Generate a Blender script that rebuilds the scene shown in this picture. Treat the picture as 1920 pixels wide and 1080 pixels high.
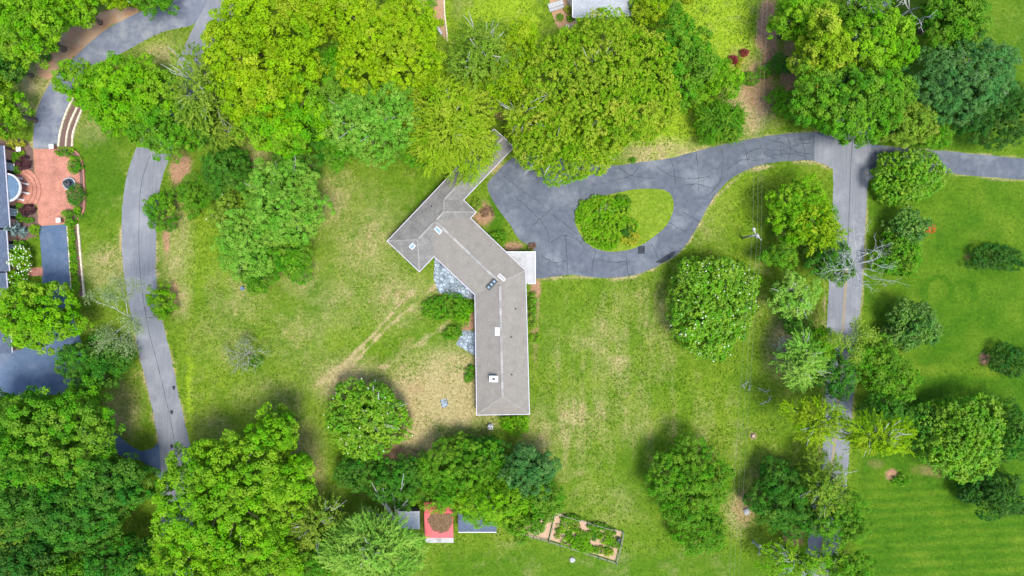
import bpy, bmesh, math, random
import numpy as np
from mathutils import Vector, Matrix

# ------------------------------------------------------------------ camera, sky, sun, exposure
scene = bpy.context.scene
for o in list(bpy.data.objects):
    bpy.data.objects.remove(o)
H = 117.0          # camera height in metres
S = 0.09           # metres on the ground per pixel of the 1920 px wide photograph
cd = bpy.data.cameras.new('camera')
cam = bpy.data.objects.new('camera', cd)
scene.collection.objects.link(cam)
cam.location = (0, 0, H)
cam.rotation_euler = (0, 0, 0)
cd.sensor_width = 36.0
cd.lens = 18.0 * H / (960 * S)
cd.clip_start = 0.5
cd.clip_end = 4000
scene.camera = cam

SUN_EL, SUN_AZ = math.radians(71), math.radians(-52)   # azimuth counted from +x: sun stands to the lower right
sun_dir = Vector((math.cos(SUN_EL) * math.cos(SUN_AZ), math.cos(SUN_EL) * math.sin(SUN_AZ), math.sin(SUN_EL)))
world = bpy.data.worlds.new('World')
scene.world = world
world.use_nodes = True
wn = world.node_tree.nodes
bg = wn['Background']
sky = wn.new('ShaderNodeTexSky')
sky.sky_type = 'NISHITA'
sky.sun_disc = False
sky.sun_elevation = SUN_EL
sky.sun_rotation = math.atan2(sun_dir.x, sun_dir.y)
sky.dust_density = 2.0
world.node_tree.links.new(sky.outputs[0], bg.inputs[0])
bg.inputs[1].default_value = 0.15
sl = bpy.data.lights.new('sun', 'SUN')
sl.energy = 2.4
sl.angle = math.radians(18)
sl.color = (1.0, 0.95, 0.86)
so = bpy.data.objects.new('sun', sl)
scene.collection.objects.link(so)
so.rotation_euler = (-sun_dir).to_track_quat('-Z', 'Y').to_euler()
so.location = (60, -60, 100)
vs = scene.view_settings
vs.view_transform = 'Standard'
vs.look = 'None'
vs.gamma = 1.0
vs.use_curve_mapping = False
vs.exposure = 1.40

COL = scene.collection
rng = np.random.default_rng(7)
random.seed(7)

# ------------------------------------------------------------------ helpers
def P(px, py, z=0.0):
    f = S * (1 - z / H)
    return Vector(((px - 960) * f, (540 - py) * f, z))

def raw(name, verts, faces, mat=None, parent=None, smooth=False, uv=None):
    me = bpy.data.meshes.new(name)
    me.from_pydata([tuple(v) for v in verts], [], faces)
    if uv is not None:
        l = me.uv_layers.new(name='uv')
        i = 0
        for f in faces:
            for k in f:
                l.data[i].uv = uv[k]
                i += 1
    if smooth:
        me.polygons.foreach_set('use_smooth', [True] * len(me.polygons))
    me.update()
    return link(name, me, mat, parent)

def link(name, me, mat=None, parent=None):
    o = bpy.data.objects.new(name, me)
    COL.objects.link(o)
    if mat is not None and len(me.materials) == 0:
        me.materials.append(mat)
    if parent is not None:
        o.parent = parent
    return o

def tag(o, label, cat, group=None):
    o['label'] = label
    o['category'] = cat
    if group:
        o['group'] = group
    return o

def thing(name, label, cat, loc=(0, 0, 0), rotz=0.0, group=None):
    o = bpy.data.objects.new(name, None)
    o.empty_display_size = 0.3
    COL.objects.link(o)
    o.location = loc
    o.rotation_euler = (0, 0, rotz)
    return tag(o, label, cat, group)

def struct(o, label=None):
    o['kind'] = 'structure'
    if label:
        o['label'] = label
    return o

class MB:
    """collects simple solids, then links them as one mesh"""
    def __init__(s):
        s.v, s.f = [], []
    def add(s, vs_, fs):
        n = len(s.v)
        s.v += [tuple(v) for v in vs_]
        s.f += [tuple(i + n for i in f) for f in fs]
        return s
    def box(s, x0, x1, y0, y1, z0, z1):
        s.add([(x0, y0, z0), (x1, y0, z0), (x1, y1, z0), (x0, y1, z0), (x0, y0, z1), (x1, y0, z1), (x1, y1, z1), (x0, y1, z1)],
              [(0, 3, 2, 1), (4, 5, 6, 7), (0, 1, 5, 4), (1, 2, 6, 5), (2, 3, 7, 6), (3, 0, 4, 7)])
        return s
    def bar(s, a, b, w, h):
        a, b = Vector(a), Vector(b)
        d = (b - a).normalized()
        up = Vector((0, 0, 1)) if abs(d.z) < 0.95 else Vector((1, 0, 0))
        sd = d.cross(up).normalized() * w / 2
        u = sd.cross(d).normalized() * h / 2
        s.add([a - sd - u, a + sd - u, a + sd + u, a - sd + u, b - sd - u, b + sd - u, b + sd + u, b - sd + u],
              [(0, 1, 2, 3), (7, 6, 5, 4), (0, 4, 5, 1), (1, 5, 6, 2), (2, 6, 7, 3), (3, 7, 4, 0)])
        return s
    def tube(s, pts, rad, n=6):
        pts = [Vector(p) for p in pts]
        base = len(s.v)
        for i, p in enumerate(pts):
            d = (pts[min(i + 1, len(pts) - 1)] - pts[max(i - 1, 0)]).normalized()
            a = d.cross(Vector((0.31, 0.2, 0.93)) if abs(d.z) < 0.9 else Vector((1, 0, 0))).normalized()
            b = d.cross(a)
            for k in range(n):
                t = 2 * math.pi * k / n
                s.v.append(tuple(p + (a * math.cos(t) + b * math.sin(t)) * rad[i]))
        for i in range(len(pts) - 1):
            for k in range(n):
                k2 = (k + 1) % n
                s.f.append((base + i * n + k, base + i * n + k2, base + (i + 1) * n + k2, base + (i + 1) * n + k))
        s.f.append(tuple(base + k for k in range(n))[::-1])
        e = base + (len(pts) - 1) * n
        s.f.append(tuple(e + k for k in range(n)))
        return s
    def lathe(s, prof, n=20, a0=0.0, a1=2 * math.pi, c=(0, 0)):
        base = len(s.v)
        full = abs(a1 - a0 - 2 * math.pi) < 1e-6
        m = n if full else n + 1
        for (r, z) in prof:
            for k in range(m):
                t = a0 + (a1 - a0) * k / n
                s.v.append((c[0] + r * math.cos(t), c[1] + r * math.sin(t), z))
        for i in range(len(prof) - 1):
            for k in range(n):
                k2 = (k + 1) % m
                s.f.append((base + i * m + k, base + i * m + k2, base + (i + 1) * m + k2, base + (i + 1) * m + k))
        return s
    def build(s, name, mat, parent=None, smooth=False):
        return raw(name, s.v, s.f, mat, parent, smooth)

def prism(pts, z0, z1):
    """closed solid over a plan outline (list of xy)"""
    n = len(pts)
    v = [(p[0], p[1], z0) for p in pts] + [(p[0], p[1], z1) for p in pts]
    f = [tuple(range(n))[::-1], tuple(range(n, 2 * n))]
    f += [(i, (i + 1) % n, n + (i + 1) % n, n + i) for i in range(n)]
    return v, f

def area2(pts):
    return sum(pts[i][0] * pts[(i + 1) % len(pts)][1] - pts[(i + 1) % len(pts)][0] * pts[i][1] for i in range(len(pts)))

def spline(pts, step=1.2, closed=False):
    """Catmull-Rom through plan points"""
    pts = [Vector((p[0], p[1])) for p in pts]
    out = []
    n = len(pts)
    for i in range(n if closed else n - 1):
        if closed:
            p0, p1, p2, p3 = pts[(i - 1) % n], pts[i], pts[(i + 1) % n], pts[(i + 2) % n]
        else:
            p0, p1, p2, p3 = pts[max(i - 1, 0)], pts[i], pts[i + 1], pts[min(i + 2, n - 1)]
        m = max(1, int((p2 - p1).length / step))
        for k in range(m):
            t = k / m
            out.append(0.5 * ((2 * p1) + (p2 - p0) * t + (2 * p0 - 5 * p1 + 4 * p2 - p3) * t * t + (3 * p1 - p0 - 3 * p2 + p3) * t ** 3))
    if not closed:
        out.append(pts[-1])
    return out

EXCL = []
def sheet(name, pts, z, mat, parent=None, jit=0.0, thick=0.0):
    """flat sheet over a plan outline, edges slightly ragged"""
    r = random.Random(len(pts) * 7 + int(abs(pts[0][0]) * 100))
    q = [(p[0] + r.uniform(-jit, jit), p[1] + r.uniform(-jit, jit)) for p in pts]
    if mat.name != 'grass_ground':
        EXCL.append(q)
    if area2(q) < 0:
        q = q[::-1]
    bm = bmesh.new()
    f = bm.faces.new([bm.verts.new((x, y, z)) for x, y in q])
    f.normal_update()
    if thick:
        e = bmesh.ops.extrude_face_region(bm, geom=[f])
        for v in [g for g in e['geom'] if isinstance(g, bmesh.types.BMVert)]:
            v.co.z = z - thick
        bmesh.ops.recalc_face_normals(bm, faces=bm.faces[:])
    bmesh.ops.triangulate(bm, faces=[g for g in bm.faces if len(g.verts) > 4], ngon_method='EAR_CLIP')
    me = bpy.data.meshes.new(name)
    bm.to_mesh(me)
    bm.free()
    return link(name, me, mat, parent)

def pxs(lst, z=0.0):
    return [tuple(P(a, b, z)[:2]) for a, b in lst]

def strip(pts, w, z, mb, jit=0.0, rnd=random):
    """thin flat ribbon along a plan polyline"""
    pts = [Vector((p[0], p[1])) for p in pts]
    L, R = [], []
    for i, p in enumerate(pts):
        d = (pts[min(i + 1, len(pts) - 1)] - pts[max(i - 1, 0)]).normalized()
        nn = Vector((-d.y, d.x))
        ww = w * (1 + rnd.uniform(-jit, jit)) / 2
        L.append((p.x + nn.x * ww, p.y + nn.y * ww, z))
        R.append((p.x - nn.x * ww, p.y - nn.y * ww, z))
    n = len(pts)
    mb.add(L + R, [(n + i, n + i + 1, i + 1, i) for i in range(n - 1)])

# ------------------------------------------------------------------ materials
def M(name):
    m = bpy.data.materials.new(name)
    m.use_nodes = True
    nt = m.node_tree
    return m, nt, nt.nodes, nt.links, nt.nodes['Principled BSDF']

def noise_col(name, c1, c2, scale=2.0, rough=0.85, detail=6, bump=0.0, bscale=8.0, c3=None, s3=0.25, spec=0.2, per_object=0.0, stretch=(1, 1, 1), world=True, metallic=0.0):
    m, nt, n, l, b = M(name)
    geo = n.new('ShaderNodeNewGeometry') if world else n.new('ShaderNodeTexCoord')
    src = geo.outputs['Position'] if world else geo.outputs['Object']
    mp = n.new('ShaderNodeMapping')
    mp.inputs['Scale'].default_value = stretch
    l.new(src, mp.inputs['Vector'])
    t = n.new('ShaderNodeTexNoise')
    t.inputs['Scale'].default_value = scale
    t.inputs['Detail'].default_value = detail
    t.inputs['Roughness'].default_value = 0.65
    l.new(mp.outputs[0], t.inputs['Vector'])
    rp = n.new('ShaderNodeValToRGB')
    rp.color_ramp.elements[0].position = 0.32
    rp.color_ramp.elements[1].position = 0.68
    rp.color_ramp.elements[0].color = (*c1, 1)
    rp.color_ramp.elements[1].color = (*c2, 1)
    l.new(t.outputs['Fac'], rp.inputs[0])
    out = rp.outputs[0]
    if c3:
        t3 = n.new('ShaderNodeTexNoise')
        t3.inputs['Scale'].default_value = s3
        t3.inputs['Detail'].default_value = 8
        t3.inputs['Roughness'].default_value = 0.7
        l.new(src, t3.inputs['Vector'])
        r3 = n.new('ShaderNodeValToRGB')
        r3.color_ramp.elements[0].position = 0.48
        r3.color_ramp.elements[1].position = 0.66
        l.new(t3.outputs['Fac'], r3.inputs[0])
        mx = n.new('ShaderNodeMix')
        mx.data_type = 'RGBA'
        l.new(r3.outputs[0], mx.inputs[0])
        l.new(out, mx.inputs[6])
        mx.inputs[7].default_value = (*c3, 1)
        out = mx.outputs[2]
    if per_object:
        oi = n.new('ShaderNodeObjectInfo')
        hs = n.new('ShaderNodeHueSaturation')
        ma = n.new('ShaderNodeMapRange')
        ma.inputs[3].default_value = 1 - per_object
        ma.inputs[4].default_value = 1 + per_object
        l.new(oi.outputs['Random'], ma.inputs[0])
        l.new(ma.outputs[0], hs.inputs['Value'])
        l.new(out, hs.inputs['Color'])
        out = hs.outputs[0]
    l.new(out, b.inputs['Base Color'])
    b.inputs['Roughness'].default_value = rough
    b.inputs['Specular IOR Level'].default_value = spec
    b.inputs['Metallic'].default_value = metallic
    if bump:
        tb = n.new('ShaderNodeTexNoise')
        tb.inputs['Scale'].default_value = bscale
        tb.inputs['Detail'].default_value = 5
        l.new(src, tb.inputs['Vector'])
        bp = n.new('ShaderNodeBump')
        bp.inputs['Strength'].default_value = bump
        bp.inputs['Distance'].default_value = 0.1
        l.new(tb.outputs['Fac'], bp.inputs['Height'])
        l.new(bp.outputs[0], b.inputs['Normal'])
    return m

def leaf_mat(name, dark, mid, light, rough=0.65, trans=0.25, spec=0.12):
    """leaf colour from a per-leaf number: some leaves are younger and paler, inner ones darkened for crown shade"""
    m, nt, n, l, b = M(name)
    at = n.new('ShaderNodeAttribute')
    at.attribute_name = 'tint'
    rp = n.new('ShaderNodeValToRGB')
    e = rp.color_ramp.elements
    e[0].position, e[1].position = 0.1, 0.95
    e[0].color, e[1].color = (*dark, 1), (*light, 1)
    mm = e.new(0.5)
    mm.color = (*mid, 1)
    l.new(at.outputs['Fac'], rp.inputs[0])
    a2 = n.new('ShaderNodeAttribute')
    a2.attribute_name = 'hue'
    hs = n.new('ShaderNodeHueSaturation')
    mr = n.new('ShaderNodeMapRange')
    mr.inputs[3].default_value, mr.inputs[4].default_value = .522, .482
    l.new(a2.outputs['Fac'], mr.inputs[0])
    l.new(mr.outputs[0], hs.inputs['Hue'])
    ms = n.new('ShaderNodeMapRange')
    ms.inputs[3].default_value, ms.inputs[4].default_value = 1.04, .98
    l.new(a2.outputs['Fac'], ms.inputs[0])
    l.new(ms.outputs[0], hs.inputs['Saturation'])
    l.new(rp.outputs[0], hs.inputs['Color'])
    rp = hs
    l.new(rp.outputs[0], b.inputs['Base Color'])
    b.inputs['Roughness'].default_value = rough
    b.inputs['Specular IOR Level'].default_value = spec
    tr = n.new('ShaderNodeBsdfTranslucent')
    l.new(rp.outputs[0], tr.inputs[0])
    mx = n.new('ShaderNodeMixShader')
    mx.inputs[0].default_value = trans
    l.new(b.outputs[0], mx.inputs[1])
    l.new(tr.outputs[0], mx.inputs[2])
    l.new(mx.outputs[0], n['Material Output'].inputs[0])
    return m

LEAF = {
    'lime':   leaf_mat('leaf_lime', (.105, .19, .003), (.165, .275, .004), (.25, .37, .006)),
    'bright': leaf_mat('leaf_bright', (.066, .175, .005), (.110, .255, .006), (.185, .345, .009)),
    'green':  leaf_mat('leaf_green', (.042, .132, .006), (.074, .195, .008), (.135, .275, .012)),
    'deep':   leaf_mat('leaf_deep', (.025, .098, .008), (.044, .142, .010), (.085, .205, .014)),
    'dark':   leaf_mat('leaf_dark', (.017, .066, .008), (.030, .098, .010), (.060, .145, .013)),
    'teal': leaf_mat('leaf_teal', (.030, .108, .020), (.055, .155, .032), (.100, .220, .052)),
    'pale': leaf_mat('leaf_pale', (.075, .190, .013), (.125, .275, .024), (.195, .365, .048)),
    'mint': leaf_mat('leaf_mint', (.105, .230, .020), (.165, .320, .036), (.240, .40, .065)),
    'olive': leaf_mat('leaf_olive', (.080, .155, .010), (.128, .222, .016), (.215, .295, .030)),
    'bronze': leaf_mat('leaf_bronze', (.078, .180, .004), (.150, .265, .007), (.275, .310, .028)),
    'gold': leaf_mat('leaf_gold', (.115, .205, .005), (.185, .290, .010), (.29, .365, .030)),
    'gloss': leaf_mat('leaf_gloss', (.050, .148, .005), (.098, .228, .007), (.190, .325, .014), rough=0.5, trans=0.2, spec=0.2),
    'glossd': leaf_mat('leaf_gloss_dark', (.032, .098, .010), (.060, .150, .014), (.120, .225, .022), rough=0.5, trans=0.2, spec=0.25),
    'blue':   leaf_mat('leaf_blue', (.09, .15, .14), (.14, .22, .21), (.23, .32, .31)),
    'purple': leaf_mat('leaf_purple', (.030, .012, .016), (.055, .018, .025), (.09, .03, .04)),
    'red':    leaf_mat('leaf_red', (.10, .012, .02), (.16, .02, .03), (.25, .04, .05)),
    'yellow': leaf_mat('leaf_yellow', (.15, .20, .01), (.24, .27, .015), (.33, .34, .03)),
    'rust':   leaf_mat('leaf_rust', (.26, .06, .012), (.40, .10, .02), (.50, .15, .04)),
    'white':  leaf_mat('petal_white', (.45, .50, .38), (.60, .63, .52), (.75, .76, .68)),
    'brown':  leaf_mat('leaf_brown', (.09, .05, .035), (.15, .085, .055), (.23, .14, .09)),
    'grey':   leaf_mat('leaf_grey', (.085, .14, .04), (.135, .19, .065), (.20, .25, .11)),
}
bark = noise_col('bark', (.06, .045, .032), (.14, .115, .09), 6, 0.95, bump=0.4, bscale=12)
bark_pale = noise_col('bark_pale', (.20, .19, .17), (.36, .35, .33), 5, 0.95, bump=0.3, bscale=12)
bark_dead = noise_col('bark_dead', (.24, .25, .25), (.38, .385, .385), 4, 0.9)
wire_m = noise_col('wire', (.10, .11, .10), (.13, .14, .13), 1, 0.7)
asphalt = noise_col('asphalt_drive', (.052, .063, .080), (.084, .097, .117), 0.9, 0.85, 10, 0.3, 25, c3=(.130, .145, .163), s3=0.15)
asphalt_road = noise_col('asphalt_road', (.108, .117, .133), (.142, .152, .170), 1.6, 0.85, 9, 0.3, 25, c3=(.172, .182, .198), s3=0.22, stretch=(2.2, .12, 1))
asphalt_dark = noise_col('asphalt_sealed', (.042, .070, .120), (.062, .096, .155), 1.0, 0.75, 9, 0.25, 25, c3=(.095, .125, .175), s3=0.2)
asphalt_est = noise_col('asphalt_estate', (.085, .098, .128), (.12, .135, .165), 0.8, 0.8, 9, 0.25, 25, c3=(.17, .18, .19), s3=0.2)
crack_m = noise_col('crack_tar', (.012, .015, .020), (.032, .037, .045), 1.5, 0.8)
yellow_m = noise_col('road_yellow', (.17, .135, .06), (.27, .19, .065), 2, 0.8)
mulch = noise_col('mulch_tan', (.20, .115, .062), (.31, .195, .115), 6, 0.95, 8, 0.5, 14, c3=(.27, .20, .13), s3=0.4)
mulch_d = noise_col('mulch_dark', (.075, .046, .038), (.13, .085, .072), 6, 0.95, 8, 0.5, 14)
soil_m = noise_col('garden_soil', (.25, .165, .105), (.38, .27, .18), 3, 0.95, 8, 0.5, 9)
wood_cut = noise_col('cut_wood', (.20, .15, .10), (.30, .24, .17), 5, 0.9)
cream = noise_col('cream_stone', (.36, .31, .22), (.52, .46, .35), 4, 0.9, 6, 0.3, 9, per_object=0.12)
stone_blue = noise_col('flagstone', (.13, .17, .20), (.27, .32, .36), 2.5, 0.85, 7, 0.2, 12, c3=(.06, .085, .11), s3=0.9, per_object=0.3)
mortar = noise_col('patio_bed', (.05, .06, .065), (.09, .10, .10), 4, 0.95)
stone_grey = noise_col('grey_stone', (.16, .17, .18), (.32, .33, .34), 5, 0.9, 6, 0.4, 9, per_object=0.2)
white_p = noise_col('white_paint', (.42, .42, .44), (.52, .52, .54), 3, 0.5)
porch_m = noise_col('porch_membrane', (.23, .235, .23), (.29, .29, .285), 1.2, 0.7, 8, c3=(.17, .17, .155), s3=0.45)
gutter_m = noise_col('gutter_white', (.30, .295, .34), (.40, .39, .44), 2, 0.5)
glass_m = noise_col('skylight_glass', (.13, .20, .26), (.20, .28, .34), 1, 0.08, spec=0.6)
glass_d = noise_col('dark_glass', (.02, .03, .045), (.035, .05, .07), 1, 0.05, spec=0.6)
metal_d = noise_col('dark_metal', (.02, .022, .026), (.035, .04, .045), 3, 0.5, spec=0.4)
metal_g = noise_col('grey_metal', (.30, .32, .34), (.42, .44, .46), 2, 0.4, spec=0.5)
wall_m = noise_col('house_siding', (.30, .27, .23), (.38, .34, .29), 2, 0.8)
red_roof = noise_col('red_metal', (.36, .055, .060), (.45, .080, .082), 1.5, 0.5, spec=0.4, c3=(.36, .07, .07), s3=0.6)
fence_m = noise_col('weathered_wood', (.14, .13, .12), (.26, .25, .23), 6, 0.9)
soffit = noise_col('lead_blue', (.05, .09, .14), (.08, .13, .19), 1.5, 0.5)
shutter_m = noise_col('black_shutter', (.012, .014, .020), (.02, .022, .03), 4, 0.5)
brick_cache = {}

def brick_mat(name, c1, c2, mort, sx=0.215, sy=0.07, rot=0.0, uv=False, contrast=0.25, msize=0.006):
    m, nt, n, l, b = M(name)
    if uv:
        tc = n.new('ShaderNodeTexCoord'); src = tc.outputs['UV']
    else:
        tc = n.new('ShaderNodeTexCoord'); src = tc.outputs['Object']
    mp = n.new('ShaderNodeMapping')
    mp.inputs['Rotation'].default_value = (0, 0, rot)
    l.new(src, mp.inputs[0])
    br = n.new('ShaderNodeTexBrick')
    br.inputs['Scale'].default_value = 1.0
    br.inputs['Brick Width'].default_value = sx
    br.inputs['Row Height'].default_value = sy
    br.inputs['Mortar Size'].default_value = msize
    br.inputs['Bias'].default_value = 0.0
    br.inputs['Color1'].default_value = (*c1, 1)
    br.inputs['Color2'].default_value = (*c2, 1)
    br.inputs['Mortar'].default_value = (*mort, 1)
    l.new(mp.outputs[0], br.inputs['Vector'])
    t = n.new('ShaderNodeTexNoise')
    t.inputs['Scale'].default_value = 0.55
    t.inputs['Detail'].default_value = 9
    t.inputs['Roughness'].default_value = 0.7
    l.new(src, t.inputs['Vector'])
    mr = n.new('ShaderNodeMapRange')
    mr.inputs[1].default_value, mr.inputs[2].default_value = 0.3, 0.7
    mr.inputs[3].default_value, mr.inputs[4].default_value = 1 - contrast, 1 + contrast
    l.new(t.outputs['Fac'], mr.inputs[0])
    hs = n.new('ShaderNodeHueSaturation')
    l.new(br.outputs['Color'], hs.inputs['Color'])
    l.new(mr.outputs[0], hs.inputs['Value'])
    l.new(hs.outputs[0], b.inputs['Base Color'])
    b.inputs['Roughness'].default_value = 0.9
    b.inputs['Specular IOR Level'].default_value = 0.2
    bp = n.new('ShaderNodeBump')
    bp.inputs['Strength'].default_value = 0.4
    bp.inputs['Distance'].default_value = 0.02
    bp.invert = True
    l.new(br.outputs['Fac'], bp.inputs['Height'])
    l.new(bp.outputs[0], b.inputs['Normal'])
    return m

shingle = brick_mat('roof_shingle', (.158, .147, .129), (.182, .169, .149), (.108, .101, .089), 0.40, 0.15, uv=True, contrast=0.14, msize=0.012)
shingle_old = brick_mat('roof_shingle_worn', (.118, .116, .108), (.155, .150, .138), (.09, .09, .085), 0.40, 0.15, uv=True, contrast=0.30, msize=0.012)
shingle_blue = brick_mat('roof_shingle_blue', (.055, .075, .11), (.080, .10, .145), (.035, .05, .08), 0.40, 0.15, uv=True, contrast=0.2, msize=0.012)
shingle_grey = brick_mat('roof_shingle_grey', (.22, .24, .27), (.28, .30, .33), (.16, .18, .20), 0.40, 0.15, uv=True, contrast=0.15, msize=0.012)
brick_pave = brick_mat('brick_paving', (.26, .098, .068), (.34, .145, .105), (.25, .17, .13), 0.24, 0.12, rot=0.08, contrast=0.28, msize=0.01)
brick_wall = brick_mat('brick_wall', (.26, .095, .06), (.36, .15, .10), (.35, .30, .26), 0.24, 0.08, uv=True, contrast=0.2, msize=0.01)
ridge_m = noise_col('ridge_cap', (.17, .165, .155), (.235, .228, .215), 6, 0.9, per_object=0.15)

# ------------------------------------------------------------------ ground
def vnoise(x, y, cell, seed):
    r = np.random.default_rng(seed)
    lat = r.random((256, 256))
    fx, fy = x / cell + 60, y / cell + 60
    ix, iy = np.floor(fx).astype(int), np.floor(fy).astype(int)
    tx, ty = fx - ix, fy - iy
    tx, ty = tx * tx * (3 - 2 * tx), ty * ty * (3 - 2 * ty)
    g = lambda a, b: lat[a % 256, b % 256]
    return (g(ix, iy) * (1 - tx) + g(ix + 1, iy) * tx) * (1 - ty) + (g(ix, iy + 1) * (1 - tx) + g(ix + 1, iy + 1) * tx) * ty

def fbm(x, y, cell, seed, oct=4):
    a, s, t = 0, 1.0, 0
    for k in range(oct):
        a = a + s * vnoise(x, y, cell / 2 ** k, seed + k)
        t += s
        s *= 0.55
    return a / t - 0.5

def axis(lo, hi, step):
    core = np.arange(lo, hi + 1e-6, step)
    ext = np.array([6, 14, 30, 60, 120, 250, 500, 1000, 1800.0])
    return np.concatenate([(lo - ext)[::-1], core, hi + ext])
xs, ys = axis(-94, 94, 0.4), axis(-55, 55, 0.4)
GX, GY = np.meshgrid(xs, ys)
gx, gy = GX / S + 960, 540 - GY / S            # the same points in photograph pixels
n1, n2, n3 = fbm(GX, GY, 9, 1), fbm(GX, GY, 3.0, 11), fbm(GX, GY, 1.2, 21, 3)

def blob(px, py, rx, ry, amt=1.0, ang=0.0, soft=1.0, ragged=2.4):
    c, s = math.cos(math.radians(ang)), math.sin(math.radians(ang))
    dx, dy = gx - px, gy - py
    u, v = (dx * c + dy * s) / rx, (-dx * s + dy * c) / ry
    d = np.sqrt(u * u + v * v) + (n1 * 0.6 + n2 * 0.8 + n3 * 0.6) * ragged * 0.5
    return amt * np.clip((1 - d) / soft + 0.5, 0, 1)

def track(pts, w, amt=1.0, ragged=0.8):
    best = np.full(gx.shape, 1e9)
    for (x0, y0), (x1, y1) in zip(pts[:-1], pts[1:]):
        L2 = (x1 - x0) ** 2 + (y1 - y0) ** 2
        t = np.clip(((gx - x0) * (x1 - x0) + (gy - y0) * (y1 - y0)) / L2, 0, 1)
        best = np.minimum(best, np.hypot(gx - x0 - t * (x1 - x0), gy - y0 - t * (y1 - y0)))
    return amt * np.clip(1.3 - best / w + (n2 + n3) * ragged * 1.6, 0, 1)

def box_(x0, x1, y0, y1, soft=25):
    e = n1 * 40
    return np.clip((gx + e - x0) / soft, 0, 1) * np.clip((x1 - gx + e) / soft, 0, 1) * np.clip((gy + e - y0) / soft, 0, 1) * np.clip((y1 - gy + e) / soft, 0, 1)

mx_ = np.maximum
dry = np.zeros(gx.shape)
for a in [(815, 745, 132, 62, .86), (770, 810, 62, 76, .76), (690, 450, 75, 95, .36), (640, 560, 60, 60, .28), (560, 520, 40, 40, .4),
          (850, 690, 90, 42, .62), (1130, 660, 110, 110, .26), (1100, 790, 110, 70, .28), (1200, 590, 80, 70, .25), (1240, 285, 75, 26, .6),
          (1330, 400, 40, 60, .25), (1010, 820, 40, 60, .45), (650, 715, 65, 45, .62), (450, 560, 60, 70, .3), (420, 640, 60, 50, .3), (560, 640, 60, 60, .3), (480, 300, 50, 40, .4), (500, 745, 70, 40, .35), (740, 560, 60, 60, .4), (920, 300, 22, 26, .8), (1400, 200, 50, 45, .7),
          (120, 210, 25, 50, .35), (170, 240, 35, 30, .4), (200, 500, 45, 40, .55), (60, 150, 30, 40, .6), (45, 205, 25, 25, .5), (230, 770, 35, 55, .5),
          (1470, 650, 35, 60, .6), (1440, 900, 50, 60, .3), (560, 870, 45, 80, .55), (1140, 940, 60, 50, .2), (330, 450, 30, 90, .5), (300, 100, 50, 25, .45),
          (1240, 780, 90, 50, .2), (1890, 60, 90, 60, .15), (1700, 30, 20, 40, .2), (340, 560, 20, 40, .5), (770, 560, 60, 40, .4), (1385, 960, 30, 40, .5),
          (400, 800, 40, 30, .35), (540, 400, 60, 60, .2), (620, 370, 50, 70, .35)]:
    dry = mx_(dry, blob(*a))
dry = mx_(dry, track([(598, 720), (640, 688), (700, 628), (770, 548)], 5, .95))
dry = mx_(dry, track([(625, 715), (662, 680), (730, 610), (790, 560), (835, 520)], 4, .85))
dry = mx_(dry, track([(700, 700), (790, 640), (840, 605)], 9, .55))
for edge in [[(1530, 246), (1440, 253), (1343, 272), (1253, 295), (1167, 309)], [(1004, 523), (1075, 518), (1150, 523), (1185, 519), (1222, 506), (1277, 472), (1299, 442), (1340, 370), (1395, 323), (1475, 304), (1530, 303), (1556, 314)],
             [(227, 430), (231, 500), (250, 610), (275, 720), (297, 830)], [(295, 380), (294, 530), (310, 625), (336, 740), (347, 790)], [(1546, 520), (1546, 700), (1538, 860)], [(1627, 360), (1617, 540), (1605, 700), (1593, 850)], [(60, 275), (68, 207), (88, 160), (145, 98), (200, 53)], [(1640, 274), (1920, 296)], [(1760, 325), (1920, 339)]]:
    dry = mx_(dry, track(edge, 3.5, .6))
streak = fbm(GX * 1.0, GY * 0.12, 1.3, 77, 3)
dry = np.clip(dry + np.clip(streak * 1.0, -.1, .2) * box_(1020, 1420, 520, 900) * .8, 0, 1)
dry = np.clip(dry + np.clip(n1 * .6 + n2 * .7 + n3 * .6 + .12, 0, .45) * (.85 - .7 * (gx > 1600)), 0, 1)
soil = np.zeros(gx.shape)
for a in [(338, 318, 20, 32, .9), (312, 430, 6, 52, .85, 0), (325, 548, 10, 34, .7), (1440, 70, 22, 95, .95), (1425, 150, 40, 60, .7), (1412, 817, 9, 9, .8),
          (920, 300, 20, 24, .5), (600, 900, 16, 45, .35), (735, 850, 30, 12, .8), (1845, 673, 11, 12, .95), (1674, 888, 11, 9, .9), (1530, 600, 12, 50, .35),
          (1395, 950, 22, 34, .6), (1490, 1005, 20, 18, .75), (1003, 590, 8, 85, .6), (877, 603, 16, 20, .8), (825, 485, 10, 12, .8), (905, 400, 16, 22, .75),
          (965, 462, 16, 10, .9), (1005, 540, 10, 18, .8), (760, 645, 20, 8, .4, -35), (780, 730, 20, 12, .5), (575, 940, 20, 40, .3), (800, 255, 14, 18, .8),
          (560, 930, 40, 60, .3), (935, 200, 14, 40, .8, -35), (765, 775, 8, 30, .7), (1075, 130, 18, 30, .5), (1390, 110, 30, 25, .5), (1480, 130, 25, 60, .8), (1240, 8, 25, 20, .5),
          (1640, 870, 16, 10, .4), (1815, 480, 9, 9, .5), (1780, 885, 60, 14, .5)]:
    soil = mx_(soil, blob(*a, soft=.8))
lush_shade = np.zeros(gx.shape)
lush_shade = mx_(lush_shade, box_(1600, 2400, -400, 700) * .62)
lush_shade = mx_(lush_shade, box_(1590, 2400, 690, 1600) * .75)
lush_shade = mx_(lush_shade, box_(780, 1560, 1000, 1600, 50) * .6)
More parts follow.
